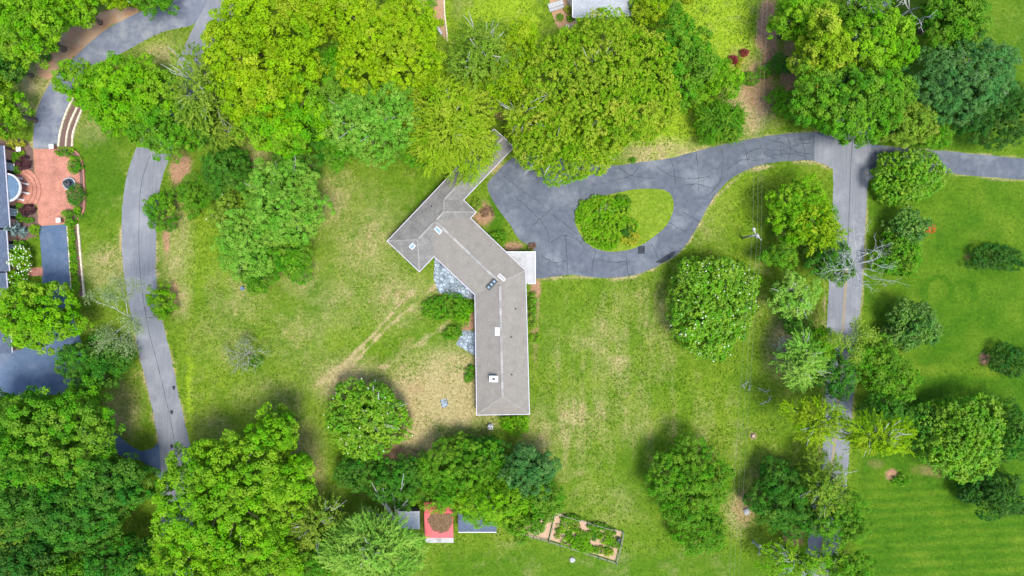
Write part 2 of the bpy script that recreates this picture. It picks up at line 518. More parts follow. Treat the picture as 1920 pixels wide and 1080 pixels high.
for a in [(200, 330, 55, 110, .7), (790, 400, 70, 60, .55), (600, 560, 45, 70, .5), (1040, 600, 40, 80, .45), (1200, 930, 60, 120, .5), (1060, 900, 60, 60, .45),  # deeper green northwest of the low wing paints in the house's shade
          (820, 640, 40, 25, .4), (930, 400, 18, 45, .75), (70, 220, 20, 40, .6), (1290, 500, 30, 30, .4), (1450, 450, 30, 60, .4), (470, 800, 70, 40, .3)]:
    lush_shade = mx_(lush_shade, blob(*a))
# darker rings in the mown lawn and the mower's stripes
for cx_, cy_, r_ in [(1758, 548, 25), (1806, 552, 22)]:
    d = np.abs(np.hypot((gx - cx_), (gy - cy_) * .85) - r_) / 5 + n3 * 1.2
    lush_shade = np.clip(lush_shade + .5 * np.clip(1 - d, 0, 1) * (gy < cy_ + 14), 0, 1)
stripe = np.sin((gy + (gx - 1700) * .05) / 19 * 2 * np.pi + n1 * 1.2)
lush_shade = np.clip(lush_shade + .12 * stripe * box_(1600, 2100, 880, 1300) + (n1 * .5 + n2 * .5) * (gx > 1610), 0, 1)
stripe2 = np.sin((gx * .35 + gy) / 26 * 2 * np.pi + n1)
lush_shade = np.clip(lush_shade + .05 * stripe2 * box_(800, 1400, 1000, 1300), 0, 1)
bright = np.zeros(gx.shape)
for a in [(1240, 250, 70, 50, .9), (925, 50, 95, 85, 1.0), (1355, 70, 80, 85, 1.0), (400, 720, 90, 90, .35), (355, 740, 10, 70, .8), (380, 470, 70, 110, .4), (1380, 380, 90, 70, .45), (1350, 760, 70, 60, .3), (650, 640, 90, 60, .25), (300, 80, 40, 25, .5)]:
    bright = mx_(bright, blob(*a))
far = ((np.abs(GX) > 110) | (np.abs(GY) > 70))
for a_ in (dry, soil, bright):
    a_[far] *= 0.2
nx, ny = len(xs), len(ys)
verts = np.stack([GX.ravel(), GY.ravel(), np.zeros(GX.size)], 1)
i0 = (np.arange(ny - 1)[:, None] * nx + np.arange(nx - 1)[None, :]).ravel()
quads = np.stack([i0, i0 + 1, i0 + 1 + nx, i0 + nx], 1)

def np_mesh(name, verts, quads):
    me = bpy.data.meshes.new(name)
    me.vertices.add(len(verts))
    me.vertices.foreach_set('co', np.ascontiguousarray(verts, dtype=np.float32).ravel())
    me.loops.add(quads.size)
    me.loops.foreach_set('vertex_index', np.ascontiguousarray(quads, dtype=np.int32).ravel())
    me.polygons.add(len(quads))
    me.polygons.foreach_set('loop_start', np.arange(0, quads.size, quads.shape[1], dtype=np.int32))
    me.update(calc_edges=True)
    return me
gm = np_mesh('ground', verts, quads)
ca = gm.attributes.new('cover', 'FLOAT_COLOR', 'POINT')
ca.data.foreach_set('color', np.stack([dry, soil, lush_shade, bright], -1).astype(np.float32).ravel())

def grass_material():
    m, nt, n, l, b = M('grass_ground')
    geo = n.new('ShaderNodeNewGeometry')
    at = n.new('ShaderNodeAttribute')
    at.attribute_name = 'cover'
    sp = n.new('ShaderNodeSeparateColor')
    l.new(at.outputs['Color'], sp.inputs[0])
    def nz(scale, detail=8, rough=.7, vec=None):
        t = n.new('ShaderNodeTexNoise')
        t.inputs['Scale'].default_value = scale
        t.inputs['Detail'].default_value = detail
        t.inputs['Roughness'].default_value = rough
        l.new(vec or geo.outputs['Position'], t.inputs['Vector'])
        return t.outputs['Fac']
    def ramp(src, a, b_, ca_, cb_):
        r = n.new('ShaderNodeValToRGB')
        r.color_ramp.elements[0].position, r.color_ramp.elements[1].position = a, b_
        r.color_ramp.elements[0].color, r.color_ramp.elements[1].color = (*ca_, 1), (*cb_, 1)
        l.new(src, r.inputs[0])
        return r.outputs[0]
    def mix(f, a, b_):
        x = n.new('ShaderNodeMix')
        x.data_type = 'RGBA'
        l.new(f, x.inputs[0])
        l.new(a, x.inputs[6])
        l.new(b_, x.inputs[7])
        return x.outputs[2]
    def breakup(f, noise, k):
        # (mask + (noise-.5)*k*mask-ish) clamped, so that patches end raggedly
        a = n.new('ShaderNodeMath'); a.operation = 'SUBTRACT'; l.new(noise, a.inputs[0]); a.inputs[1].default_value = .5
        q = n.new('ShaderNodeMath'); q.operation = 'MULTIPLY'; l.new(a.outputs[0], q.inputs[0]); q.inputs[1].default_value = k
        s = n.new('ShaderNodeMath'); s.operation = 'ADD'; l.new(q.outputs[0], s.inputs[0]); l.new(f, s.inputs[1])
        p = n.new('ShaderNodeMath'); p.operation = 'MULTIPLY'; l.new(s.outputs[0], p.inputs[0]); l.new(f, p.inputs[1])
        r = n.new('ShaderNodeMapRange'); r.inputs[1].default_value = 0.02; r.inputs[2].default_value = .62; l.new(p.outputs[0], r.inputs[0])
        return r.outputs[0]
    fine, mid, big = nz(3.2, 7, .8), nz(.7, 9, .75), nz(0.16)
    base = ramp(mid, .33, .68, (.048, .106, .0055), (.092, .162, .0095))
    base = mix(ramp(big, .42, .62, (0, 0, 0), (1, 1, 1)), base, ramp(fine, .35, .65, (.074, .132, .0075), (.130, .184, .018)))
    lush_shadec = ramp(mid, .35, .66, (.025, .078, .004), (.048, .115, .006))
    brightc = ramp(mid, .35, .66, (.130, .215, .008), (.190, .270, .018))
    dryc = ramp(fine, .32, .66, (0.165, 0.160, 0.0534), (0.339, 0.272, 0.1455))
    soilc = ramp(fine, .32, .66, (0.179, 0.102, 0.0582), (0.301, 0.184, 0.1115))
    col = mix(breakup(sp.outputs[2], mid, .7), base, lush_shadec)
    col = mix(breakup(at.outputs['Alpha'], mid, .8), col, brightc)
    av = n.new('ShaderNodeMath'); av.operation = 'MULTIPLY_ADD'
    l.new(fine, av.inputs[0]); av.inputs[1].default_value = .6
    hm = n.new('ShaderNodeMath'); hm.operation = 'MULTIPLY'; l.new(mid, hm.inputs[0]); hm.inputs[1].default_value = .4
    l.new(hm.outputs[0], av.inputs[2])
    col = mix(breakup(sp.outputs[0], av.outputs[0], 3.2), col, dryc)
    col = mix(breakup(sp.outputs[1], fine, 1.2), col, soilc)
    # grain of single tufts
    gr = n.new('ShaderNodeMapRange')
    gr.inputs[1].default_value, gr.inputs[2].default_value, gr.inputs[3].default_value, gr.inputs[4].default_value = .34, .66, .62, 1.38
    l.new(nz(1.9, 9, .82), gr.inputs[0])
    hs = n.new('ShaderNodeHueSaturation')
    l.new(gr.outputs[0], hs.inputs['Value'])
    l.new(col, hs.inputs['Color'])
    l.new(hs.outputs[0], b.inputs['Base Color'])
    b.inputs['Roughness'].default_value = 1.0
    b.inputs['Specular IOR Level'].default_value = 0.05
    bp = n.new('ShaderNodeBump')
    bp.inputs['Strength'].default_value = .9
    bp.inputs['Distance'].default_value = .25
    l.new(nz(2.6, 8, .8), bp.inputs['Height'])
    l.new(bp.outputs[0], b.inputs['Normal'])
    return m
grass_m = grass_material()
struct(link('ground', gm, grass_m))

# ------------------------------------------------------------------ roads, drives, beds
def road_from_edges(name, left, right, z, mat, jit=.05):
    a = spline(pxs(left), 1.0)
    b = spline(pxs(right), 1.0)
    return struct(sheet(name, [tuple(p) for p in a] + [tuple(p) for p in b][::-1], z, mat, jit=jit))

lane_right = road_from_edges('road',
    [(1578, -220), (1586, -60), (1588, 40), (1580, 130), (1568, 220), (1562, 290), (1562, 360), (1558, 450), (1554, 540), (1549, 640), (1548, 700), (1547, 780), (1540, 860), (1527, 930), (1515, 1010), (1500, 1100), (1470, 1300)],
    [(1680, -220), (1674, -60), (1668, 40), (1655, 130), (1640, 220), (1632, 290), (1626, 360), (1621, 450), (1616, 540), (1608, 640), (1604, 700), (1598, 760), (1592, 850), (1586, 925), (1576, 1010), (1562, 1100), (1532, 1300)], .012, asphalt_road)
lane_left = road_from_edges('road',
    [(400, -200), (392, -40), (386, 5), (366, 45), (335, 110), (300, 190), (270, 250), (250, 290), (237, 335), (230, 380), (228, 430), (231, 500), (240, 560), (250, 610), (262, 670), (275, 720), (288, 780), (297, 830), (302, 890), (300, 960), (296, 1100), (290, 1300)],
    [(470, -200), (455, -40), (444, 10), (425, 50), (390, 120), (365, 190), (340, 245), (320, 290), (304, 335), (296, 380), (293, 430), (293, 530), (300, 580), (310, 625), (325, 690), (335, 740), (346, 790), (358, 840), (364, 890), (364, 960), (360, 1100), (354, 1300)], .012, asphalt_road)
drive_pts = [(1566, 252), (1530, 248), (1480, 250), (1440, 255), (1393, 263), (1343, 274), (1293, 287), (1253, 297), (1193, 305), (1150, 310), (1080, 300), (1010, 292), (962, 296), (935, 320), (913, 346), (922, 372), (940, 400), (958, 424), (974, 450), (1000, 466),
             (1004, 490), (1004, 521), (1050, 517), (1075, 515), (1110, 520), (1150, 521), (1185, 517), (1222, 504), (1252, 488), (1277, 470), (1299, 440), (1318, 405), (1340, 368), (1365, 340), (1395, 321), (1430, 309), (1475, 302), (1530, 302), (1566, 316)]
drive = struct(sheet('driveway', spline(pxs(drive_pts), .9), .008, asphalt, jit=.05))
apron = sheet('driveway_apron', spline(pxs([(1528, 250), (1558, 262), (1567, 268)]), 1) + spline(pxs([(1567, 322), (1548, 309), (1527, 302)]), 1), .020, asphalt_road, drive, jit=.03)
struct(sheet('side_driveway', spline(pxs([(1628, 268), (1645, 272), (1700, 277), (1800, 286), (1920, 298), (2050, 310)]), 1.2) + spline(pxs([(2050, 352), (1920, 337), (1840, 331), (1760, 323), (1690, 322), (1650, 326), (1628, 340)]), 1.2), .008, asphalt, jit=.05))
struct(sheet('estate_driveway', spline(pxs([(405, -40), (330, -12), (263, 22), (200, 55), (147, 100), (110, 138), (88, 165), (70, 207), (63, 245), (62, 279)]), 1) + spline(pxs([(108, 278), (113, 247), (122, 215), (137, 180), (165, 140), (187, 118), (233, 97), (300, 62), (363, 46), (378, 30)]), 1), .008, asphalt_est, jit=.04))
struct(sheet('brick_forecourt', spline(pxs([(62, 279), (64, 310), (68, 360), (72, 424)]), 2) + pxs([(124, 420)]) + spline(pxs([(133, 408), (150, 395), (156, 350), (152, 300), (135, 285), (110, 279)]), 1), .012, brick_pave))
struct(sheet('estate_driveway', pxs([(73, 424), (124, 421), (133, 545), (140, 600), (152, 640), (152, 720), (120, 738), (40, 745), (-60, 745), (-200, 740), (-200, 630), (-20, 625), (60, 622), (82, 600), (80, 545)]), .008, asphalt_dark, jit=.03))
struct(sheet('estate_link_driveway', spline(pxs([(304, 905), (285, 880), (262, 862), (235, 858), (205, 845), (180, 838), (150, 860)]), 1) + spline(pxs([(150, 790), (180, 800), (215, 812), (240, 832), (265, 846), (285, 842), (298, 830)]), 1), .008, asphalt_dark, jit=.04))

# island in the loop
isl_px = [(1077, 410), (1084, 386), (1110, 371), (1150, 363), (1200, 354), (1245, 356), (1261, 370), (1262, 395), (1250, 422), (1224, 446), (1190, 465), (1150, 472), (1112, 464), (1087, 438)]
isl = spline(pxs(isl_px), .8, closed=True)
def cover(o, c):
    at = o.data.attributes.new('cover', 'FLOAT_COLOR', 'POINT')
    at.data.foreach_set('color', list(c) * len(o.data.vertices))
    return o
island = struct(sheet('lawn_island', isl, .05, grass_m, jit=.06, thick=.045))
cover(island, (.2, 0, .1, .5))

# tar seams and cracks on the drive
cracks = [[(1305, 288), (1309, 320), (1310, 357)], [(1257, 298), (1264, 320), (1267, 350)], [(1393, 265), (1398, 285), (1404, 312)], [(963, 367), (1010, 410), (1028, 440), (1030, 455), (1058, 441), (1087, 453), (1100, 470)],
          [(1060, 440), (1063, 480), (1063, 514)], [(1040, 387), (1015, 408), (993, 430)], [(1032, 400), (1060, 420), (1083, 440)], [(1255, 417), (1282, 432), (1310, 427)], [(1280, 397), (1298, 408), (1314, 417)],
          [(1173, 473), (1176, 495), (1178, 515)], [(1117, 470), (1112, 495), (1110, 519)], [(945, 330), (985, 362), (1020, 385)], [(1220, 456), (1232, 478), (1238, 495)], [(1330, 365), (1350, 340), (1356, 300), (1352, 278)],
          [(1420, 262), (1432, 285), (1455, 300)], [(1395, 290), (1425, 278), (1460, 282), (1500, 270), (1526, 268)], [(1360, 320), (1390, 300), (1420, 300), (1450, 290)], [(1475, 255), (1482, 275), (1478, 300)], [(1500, 252), (1506, 272), (1512, 300)],
          [(1440, 262), (1470, 270), (1495, 285), (1525, 290)], [(1450, 292), (1480, 288), (1510, 292)], [(1230, 312), (1260, 330), (1300, 335), (1330, 330)], [(1160, 315), (1190, 330), (1230, 335)], [(1270, 352), (1300, 345), (1330, 352)], [(1140, 340), (1180, 330), (1200, 312)],
          [(1012, 478), (1040, 492), (1063, 488)], [(1120, 485), (1150, 492), (1185, 488)], [(1400, 280), (1405, 300)], [(1490, 262), (1515, 262)], [(1463, 272), (1466, 296)]]
rc_ = random.Random(5)
for c in cracks:
    mb = MB()
    pts = spline(pxs(c), .35)
    pts = [(p[0] + rc_.uniform(-.10, .10), p[1] + rc_.uniform(-.10, .10)) for p in pts]
    strip(pts, .07, .016, mb, .6, rc_)
    mb.build('tar_crack', crack_m, drive)
mb = MB(); mb.box(*P(1196, 474)[:1], *P(1209, 474)[:1], *P(0, 476)[1:2], *P(0, 461)[1:2], .009, .016)
mb.build('asphalt_patch', crack_m, drive)
sheet('asphalt_patch', spline(pxs([(1228, 492), (1250, 478), (1268, 470), (1262, 480), (1240, 494)]), .6, True), .014, crack_m, drive, jit=.05)
# double yellow line on the right-hand road and its centre seam
cl = spline(pxs([(1587, 500), (1584, 560), (1580, 620), (1575, 690), (1571, 760), (1563, 850), (1556, 900), (1547, 980), (1534, 1080), (1502, 1300)]), .7)
for off in (-.13, .13):
    mb = MB()
    strip([(p[0] + off, p[1]) for p in cl], .12, .018, mb, .25, rc_)
    mb.build('yellow_line', yellow_m, lane_right)
mb = MB()
strip([(p[0] + rc_.uniform(-.03, .03), p[1]) for p in spline(pxs([(1630, -60), (1622, 60), (1605, 200), (1596, 300), (1592, 400), (1588, 500)]), .7)], .07, .016, mb, .4, rc_)
mb.build('centre_seam', crack_m, lane_right)
mb = MB()
strip([(p[0] + rc_.uniform(-.03, .03), p[1]) for p in spline(pxs([(282, 290), (266, 340), (261, 400), (262, 500), (275, 600), (297, 690), (318, 780), (332, 880), (330, 1080)]), .7)], .06, .016, mb, .4, rc_)
mb.build('centre_seam', crack_m, lane_left)
for px, py in [(326, 727), (322, 773), (322, 837), (296, 560)]:
    c = P(px, py)
    sheet('tar_patch', [(c.x + .28 * math.cos(t) * (1 + .3 * math.sin(3 * t)), c.y + .4 * math.sin(t)) for t in np.linspace(0, 6.28, 10)[:-1]], .017, crack_m, lane_left)

# mulch beds
struct(sheet('mulch_bed', spline(pxs([(45, 95), (75, 70), (120, 50), (190, 22), (240, 12), (262, 21), (200, 54), (147, 98), (108, 137), (86, 150), (72, 140), (66, 115)]), 1, True), .006, mulch, jit=.12))
struct(sheet('mulch_bed', spline(pxs([(20, 262), (45, 262), (61, 280), (64, 330), (68, 390), (76, 440), (60, 445), (30, 470), (20, 560), (-20, 560), (-20, 262)]), 1, True), .006, mulch_d, jit=.06))
struct(sheet('mulch_bed', spline(pxs([(110, 279), (135, 281), (150, 293), (157, 320), (159, 360), (158, 392), (147, 410), (126, 420), (132, 404), (149, 393), (150, 350), (146, 305), (130, 290)]), .8, True), .016, mulch_d, jit=.04))
for (a, b) in [([(141, 186), (125, 220), (116, 250), (113, 275)], [(149, 194), (133, 228), (126, 252), (123, 275)]), ([(150, 195), (134, 229), (128, 252), (126, 275)], [(157, 199), (144, 230), (137, 252), (135, 275)])]:
    struct(sheet('terrace_bed', spline(pxs(a), .8) + spline(pxs(b), .8)[::-1], .10, mulch_d, thick=.095))
struct(sheet('mulch_bed', spline(pxs([(139, 424), (142, 470), (145, 510), (149, 556)]), 1) + spline(pxs([(158, 556), (154, 510), (150, 465), (146, 422)]), 1), .006, mulch_d))
cover(struct(sheet('lawn_patch', pxs([(53, 446), (75, 448), (79, 497), (56, 498)]), .011, grass_m)), (0, 0, .5, 0))
struct(sheet('brick_walk', pxs([(52, 502), (80, 501), (81, 517), (54, 518)]), .012, brick_pave))
struct(sheet('garden_path', spline(pxs([(782, -20), (800, -20), (830, -20), (833, 20), (836, 60), (834, 76), (826, 62), (808, 36), (795, 20)]), 1, True), .006, mulch, jit=.1))
struct(sheet('mulch_bed', spline(pxs([(1028, -20), (1060, -20), (1075, 10), (1085, 40), (1062, 62), (1048, 52), (1036, 30)]), 1, True), .006, mulch, jit=.1))
struct(sheet('garden_soil', pxs([(1042, 962), (1166, 997), (1153, 1051), (1030, 1013)]), .010, soil_m, jit=.1))
struct(sheet('garden_soil', pxs([(985, 985), (1037, 966), (1026, 1012), (975, 1001)]), .006, soil_m, jit=.1))
struct(sheet('concrete_walk', pxs([(1055, -20), (1070, -20), (1085, 30), (1078, 32)]), .012, cream))

def edging(name, px, label, w=.28, h=.28, step=.62, mat=cream):
    """a low kerb of single stones"""
    t = None
    pts = spline(pxs(px), step)
    c0 = Vector((*pts[0], 0))
    t = thing(name, label, 'garden wall', c0)
    base = MB().box(-.5, .5, -.5, .5, 0, 1)
    me = None
    for a, b in zip(pts[:-1], pts[1:]):
        d = (b - a)
        if me is None:
            o = base.build('stone', mat, t)
            me = o.data
        else:
            o = link('stone', me, None, t)
        m = (a + b) / 2
        o.location = (m.x - c0.x, m.y - c0.y, 0)
        o.rotation_euler = (0, 0, math.atan2(d.y, d.x))
        o.scale = (d.length * .94, w * rc_.uniform(.9, 1.1), h * rc_.uniform(.9, 1.1))
    return t
edging('stone_edging', [(139, 183), (123, 218), (114, 250), (111, 275)], 'curved cream stone kerb along the inner side of the estate driveway')
edging('stone_edging', [(150, 193), (134, 228), (127, 252), (124.5, 275)], 'curved cream stone kerb between the two dark terrace beds')
edging('stone_edging', [(158, 198), (145, 230), (138, 252), (136.5, 275)], 'curved cream stone kerb between the outer terrace bed and the lawn')
edging('stone_edging', [(147, 420), (151, 465), (155, 510), (159, 557)], 'straight cream stone kerb beside the long dark bed below the forecourt')
edging('stone_edging', [(126, 424), (130, 480), (134, 545)], 'thin pale kerb along the right side of the dark blue drive', w=.15, h=.12)
edging('stone_edging', [(134, 279), (150, 291), (158, 318), (160, 360), (159, 394), (147, 412)], 'dark brick edging round the right end of the forecourt bed', w=.2, h=.35, step=.4, mat=brick_pave)
edging('stone_edging', [(782, -10), (789, 10), (800, 25)], 'grey stone border left of the garden path at the top edge', mat=stone_grey, w=.45)
edging('stone_edging', [(806, 32), (818, 48), (829, 66)], 'grey stone border lower down the garden path at the top edge', mat=stone_grey, w=.4, h=.35)
edging('stone_edging', [(833, -10), (834, 25), (838, 60), (839, 78)], 'pale stone border between the garden path and the bright lawn', mat=cream, w=.2)

# flagstone patios: irregular stones with open joints
def clip_poly(poly, nx_, ny_, d):
    out = []
    for i in range(len(poly)):
        a, b = poly[i], poly[(i + 1) % len(poly)]
        da, db = a[0] * nx_ + a[1] * ny_ - d, b[0] * nx_ + b[1] * ny_ - d
        if da <= 0:
            out.append(a)
        if (da < 0) != (db < 0) and abs(da - db) > 1e-9:
            t = da / (da - db)
            out.append((a[0] + (b[0] - a[0]) * t, a[1] + (b[1] - a[1]) * t))
    return out

def patio(px, cell, label, seed):
    poly = pxs(px)
    if area2(poly) < 0:
        poly = poly[::-1]
    cx_ = sum(p[0] for p in poly) / len(poly); cy_ = sum(p[1] for p in poly) / len(poly)
    bed = struct(sheet('flagstone_patio', poly, .012, mortar), label)
    r = random.Random(seed)
    xs_ = [p[0] for p in poly]; ys_ = [p[1] for p in poly]
    seeds = []
    y = min(ys_) - cell
    while y < max(ys_) + cell:
        x = min(xs_) - cell
        while x < max(xs_) + cell:
            seeds.append((x + r.uniform(-.42, .42) * cell, y + r.uniform(-.42, .42) * cell))
            x += cell
        y += cell
    for i, s in enumerate(seeds):
        q = poly
        for j, u in enumerate(seeds):
            if i == j or abs(u[0] - s[0]) > 3 * cell or abs(u[1] - s[1]) > 3 * cell:
                continue
            dx, dy = u[0] - s[0], u[1] - s[1]
            L = math.hypot(dx, dy)
            q = clip_poly(q, dx / L, dy / L, ((u[0] + s[0]) / 2 * dx + (u[1] + s[1]) / 2 * dy) / L - .035)
            if len(q) < 3:
                break
        if len(q) < 3 or abs(area2(q)) < .06:
            continue
        h = .045 + r.uniform(-.012, .012)
        ctr = Vector((sum(p[0] for p in q) / len(q), sum(p[1] for p in q) / len(q), 0))
        v, f = prism([(p[0] - ctr.x, p[1] - ctr.y) for p in q], .012, h)
        o = raw('flagstone', v, f, stone_blue, bed)
        o.location = ctr
patio([(815, 484), (835, 496), (893, 552), (891, 561), (850, 557), (822, 548), (813, 522)], .62, 'blue-grey flagstone patio in the inner bend of the long house', 3)
patio([(868, 619), (894, 621), (895, 669), (872, 656), (855, 646)], .55, 'small blue-grey flagstone patio against the west side of the long house', 4)
patio([(825, 750), (838, 747), (841, 760), (829, 766)], .5, 'square of grey flagstones set in the dry grass', 5)

# ------------------------------------------------------------------ roof helpers
def slab(name, pts, mat, parent, thick=.12, along=None):
    """roof slope: polygon with thickness, uv in metres along the eave (first edge) and up the slope"""
    pts = [Vector(p) for p in pts]
    nrm = (pts[1] - pts[0]).cross(pts[2] - pts[1]).normalized()
    if nrm.z < 0:
        pts = pts[::-1]
        pts = pts[-2:] + pts[:-2]
        nrm = -nrm
    u = (pts[1] - pts[0]).normalized() if along is None else Vector(along).normalized()
    w = nrm.cross(u)
    n = len(pts)
    uv = [((p - pts[0]).dot(u), (p - pts[0]).dot(w)) for p in pts]
    low = [p - Vector((0, 0, thick)) for p in pts]
    f = [tuple(range(n)), tuple(range(n, 2 * n))[::-1]] + [(i, n + i, n + (i + 1) % n, (i + 1) % n) for i in range(n)]
    return raw(name, pts + low, f, mat, parent, uv=uv + uv)

def caps(name, a, b, mat, parent, w=.34, seg=.9, h=.07, gap=.03):
    """row of separate cap pieces along a ridge or hip"""
    a, b = Vector(a), Vector(b)
    L = (b - a).length
    k = max(1, int(L / seg))
    for i in range(k):
        p, q = a.lerp(b, i / k), a.lerp(b, (i + 1) / k)
        d = (q - p).normalized() * gap
        MB().bar(p + Vector((0, 0, h * .6)), q - d + Vector((0, 0, h * .6)), w, h).build(name, mat, parent)

# ------------------------------------------------------------------ the long house
ES = S * (1 - 3.0 / H)
def plan(px, py, z=3.0):
    return Vector(((px - 960) * ES, (540 - py) * ES, z))
hc = plan(860, 500, 0)
house = thing('ranch_house', 'long angled grey shingle roofed house with white gutters in the middle of the lawn', 'house', hc)
RISE = 1.45
K = RISE / (41 * ES)
def UV(u, v, z=3.0):
    return plan(727 + u * .69 + v * .724, 452 - u * .724 + v * .69, z) - hc
def PL(px, py, z=3.0):
    return plan(px, py, z) - hc
ZR = 3.0 + RISE
zg = 3.0 + 24.5 * ES * K
I_, O_, Rb, Rc = PL(891, 552.3), PL(984.8, 507.5), PL(937.8, 530, ZR), PL(942.5, 741, ZR)
SWc, SEc = PL(894.5, 777.5), PL(992, 776)
slab('roof_slope', [UV(0, 0), UV(289, 0), UV(289, 24.5, zg), UV(128.5, 24.5, zg), UV(112, 41, ZR), UV(41, 41, ZR)], shingle_old, house)
slab('roof_slope', [UV(0, 82), UV(0, 0), UV(41, 41, ZR)], shingle_old, house)
slab('roof_slope', [UV(153, 49), UV(153, 82), UV(112, 41, ZR), UV(128.5, 24.5, zg)], shingle_old, house)
slab('roof_slope', [UV(153, 49), UV(289, 49), UV(289, 24.5, zg), UV(128.5, 24.5, zg)], shingle_old, house)
slab('roof_slope', [UV(0, 82), UV(39.7, 82), UV(88.6, 41, ZR), UV(41, 41, ZR)], shingle_old, house)
slab('roof_slope', [UV(137.5, 82), UV(153, 82), UV(112, 41, ZR), UV(88.6, 41, ZR)], shingle_old, house)
slab('roof_slope', [UV(39.7, 82), I_, Rb, UV(88.6, 41, ZR)], shingle, house)
slab('roof_slope', [UV(137.5, 82), O_, Rb, UV(88.6, 41, ZR)], shingle, house)
slab('roof_slope', [I_, SWc, Rc, Rb], shingle, house)
slab('roof_slope', [O_, SEc, Rc, Rb], shingle, house)
slab('roof_slope', [SWc, SEc, Rc], shingle, house)
ring = [UV(0, 0), UV(289, 0), UV(289, 49), UV(153, 49), UV(153, 82), UV(137.5, 82), O_, SEc, SWc, I_, UV(39.7, 82), UV(0, 82)]
ctr = sum(ring, Vector()) / len(ring)
cw = area2([(p.x, p.y) for p in ring])
def offset(ring, d):
    out = []
    n = len(ring)
    sgn = 1 if cw > 0 else -1
    for i in range(n):
        a, b, c = ring[i - 1], ring[i], ring[(i + 1) % n]
        e1 = (b - a).xy.normalized(); e2 = (c - b).xy.normalized()
        n1_ = Vector((e1.y, -e1.x)) * sgn; n2_ = Vector((e2.y, -e2.x)) * sgn
        k = 1 + n1_.dot(n2_)
        m = (n1_ + n2_) / k
        out.append(Vector((b.x + m.x * d, b.y + m.y * d, b.z)))
    return out
og = offset(ring, .12)
ig = offset(ring, .012)
for i in range(len(ring)):
    j = (i + 1) % len(ring)
    if i == 1:
        continue
    v = [ig[i], ig[j], og[j], og[i]]
    q = [(p.x, p.y) for p in v]
    if area2(q) < 0: q = q[::-1]
    raw('gutter', *prism(q, 2.86, 3.03), gutter_m, house)
wr = offset(ring, -.55)
for i in range(len(wr)):
    j = (i + 1) % len(wr)
    a, b = wr[i].copy(), wr[j].copy()
    d = (b - a).normalized()
    MB().bar(Vector((a.x, a.y, 1.45)) + d * .08, Vector((b.x, b.y, 1.45)) + d * .08, .16, 2.9).build('wall', wall_m, house)
    L = (b - a).length
    if L > 3:
        for k in range(int(L / 3.2)):
            m = a + d * (1.6 + 3.2 * k)
            out = Vector((d.y, -d.x, 0)) * (1 if cw > 0 else -1) * .10
            w = MB().bar(Vector((m.x, m.y, 1.5)) + out - d * .6, Vector((m.x, m.y, 1.5)) + out + d * .6, .08, 1.2).build('window', white_p, house)
            out2 = out * 1.5
            MB().bar(Vector((m.x, m.y, 1.5)) + out2 - d * .52, Vector((m.x, m.y, 1.5)) + out2 + d * .52, .04, 1.04).build('pane', glass_d, w)
# gable end of the low wing
a, b, c = UV(289, 2), UV(289, 47), UV(289, 24.5, zg - .14)
a.z = b.z = 2.86
inn = (UV(283, 20) - UV(289, 20)) * .6
raw('gable_wall', [a + inn, b + inn, c + inn, a + inn * 1.5, b + inn * 1.5, c + inn * 1.5], [(0, 1, 2), (5, 4, 3), (0, 3, 4, 1), (1, 4, 5, 2), (2, 5, 3, 0)], wall_m, house)
MB().bar(UV(289.6, 0, 2.98), UV(289.6, 24.5, zg - .02), .10, .2).build('bargeboard', white_p, house)
MB().bar(UV(289.6, 49, 2.98), UV(289.6, 24.5, zg - .02), .10, .2).build('bargeboard', white_p, house)
# ridge vents and hip caps
caps('ridge_vent', UV(88.6, 45, ZR), Rb.lerp(UV(88.6, 41, ZR), .03), ridge_m, house, .42, 1.2, .09)
caps('ridge_vent', Rb.lerp(Rc, .03), Rb.lerp(Rc, .42), ridge_m, house, .42, 1.2, .09)
caps('ridge_vent', Rb.lerp(Rc, .47), Rc, ridge_m, house, .42, 1.2, .09)
caps('ridge_vent', UV(44, 41, ZR), UV(84, 41, ZR), ridge_m, house, .3, 1.2, .06)
caps('ridge_cap', UV(93, 41, ZR), UV(112, 41, ZR), ridge_m, house, .28, .6, .05)
caps('ridge_vent', UV(130, 24.5, zg), UV(288, 24.5, zg), ridge_m, house, .3, 1.2, .06)
for a, b in [(UV(0, 0), UV(41, 41, ZR)), (UV(0, 82), UV(41, 41, ZR)), (UV(153, 82), UV(112, 41, ZR)), (UV(128.5, 24.5, zg), UV(112, 41, ZR)), (SWc, Rc), (SEc, Rc), (O_, Rb)]:
    caps('hip_cap', b.lerp(a, .98), b, ridge_m, house, .2, .33, .035, gap=.10)

def on_roof(px, py):
    """point of the roof seen at this pixel: start at eave height and settle on the slope"""
    z = 3.7
    for _ in range(8):
        w = P(px, py, z)
        best = None
        for o in house.children:
            if not o.name.startswith('roof_slope'):
                continue
            n = len(o.data.vertices) // 2
            vv = [o.data.vertices[i].co + hc for i in range(n)]
            inside = all(((vv[(i + 1) % n].x - vv[i].x) * (w.y - vv[i].y) - (vv[(i + 1) % n].y - vv[i].y) * (w.x - vv[i].x)) > -1e-6 for i in range(n))
            if inside:
                nn = (vv[1] - vv[0]).cross(vv[2] - vv[1]).normalized()
                best = (vv[0].z - (nn.x * (w.x - vv[0].x) + nn.y * (w.y - vv[0].y)) / nn.z, nn)
        if best is None:
            return P(px, py, z) - hc, Vector((0, 0, 1))
        z = best[0]
    return P(px, py, z) - hc, best[1]

def roof_part(px, py, ang):
    p, nn = on_roof(px, py)
    yaw = Matrix.Rotation(ang, 4, 'Z')
    q = Vector((0, 0, 1)).rotation_difference(nn).to_matrix().to_4x4()
    return Matrix.Translation(p) @ q @ yaw

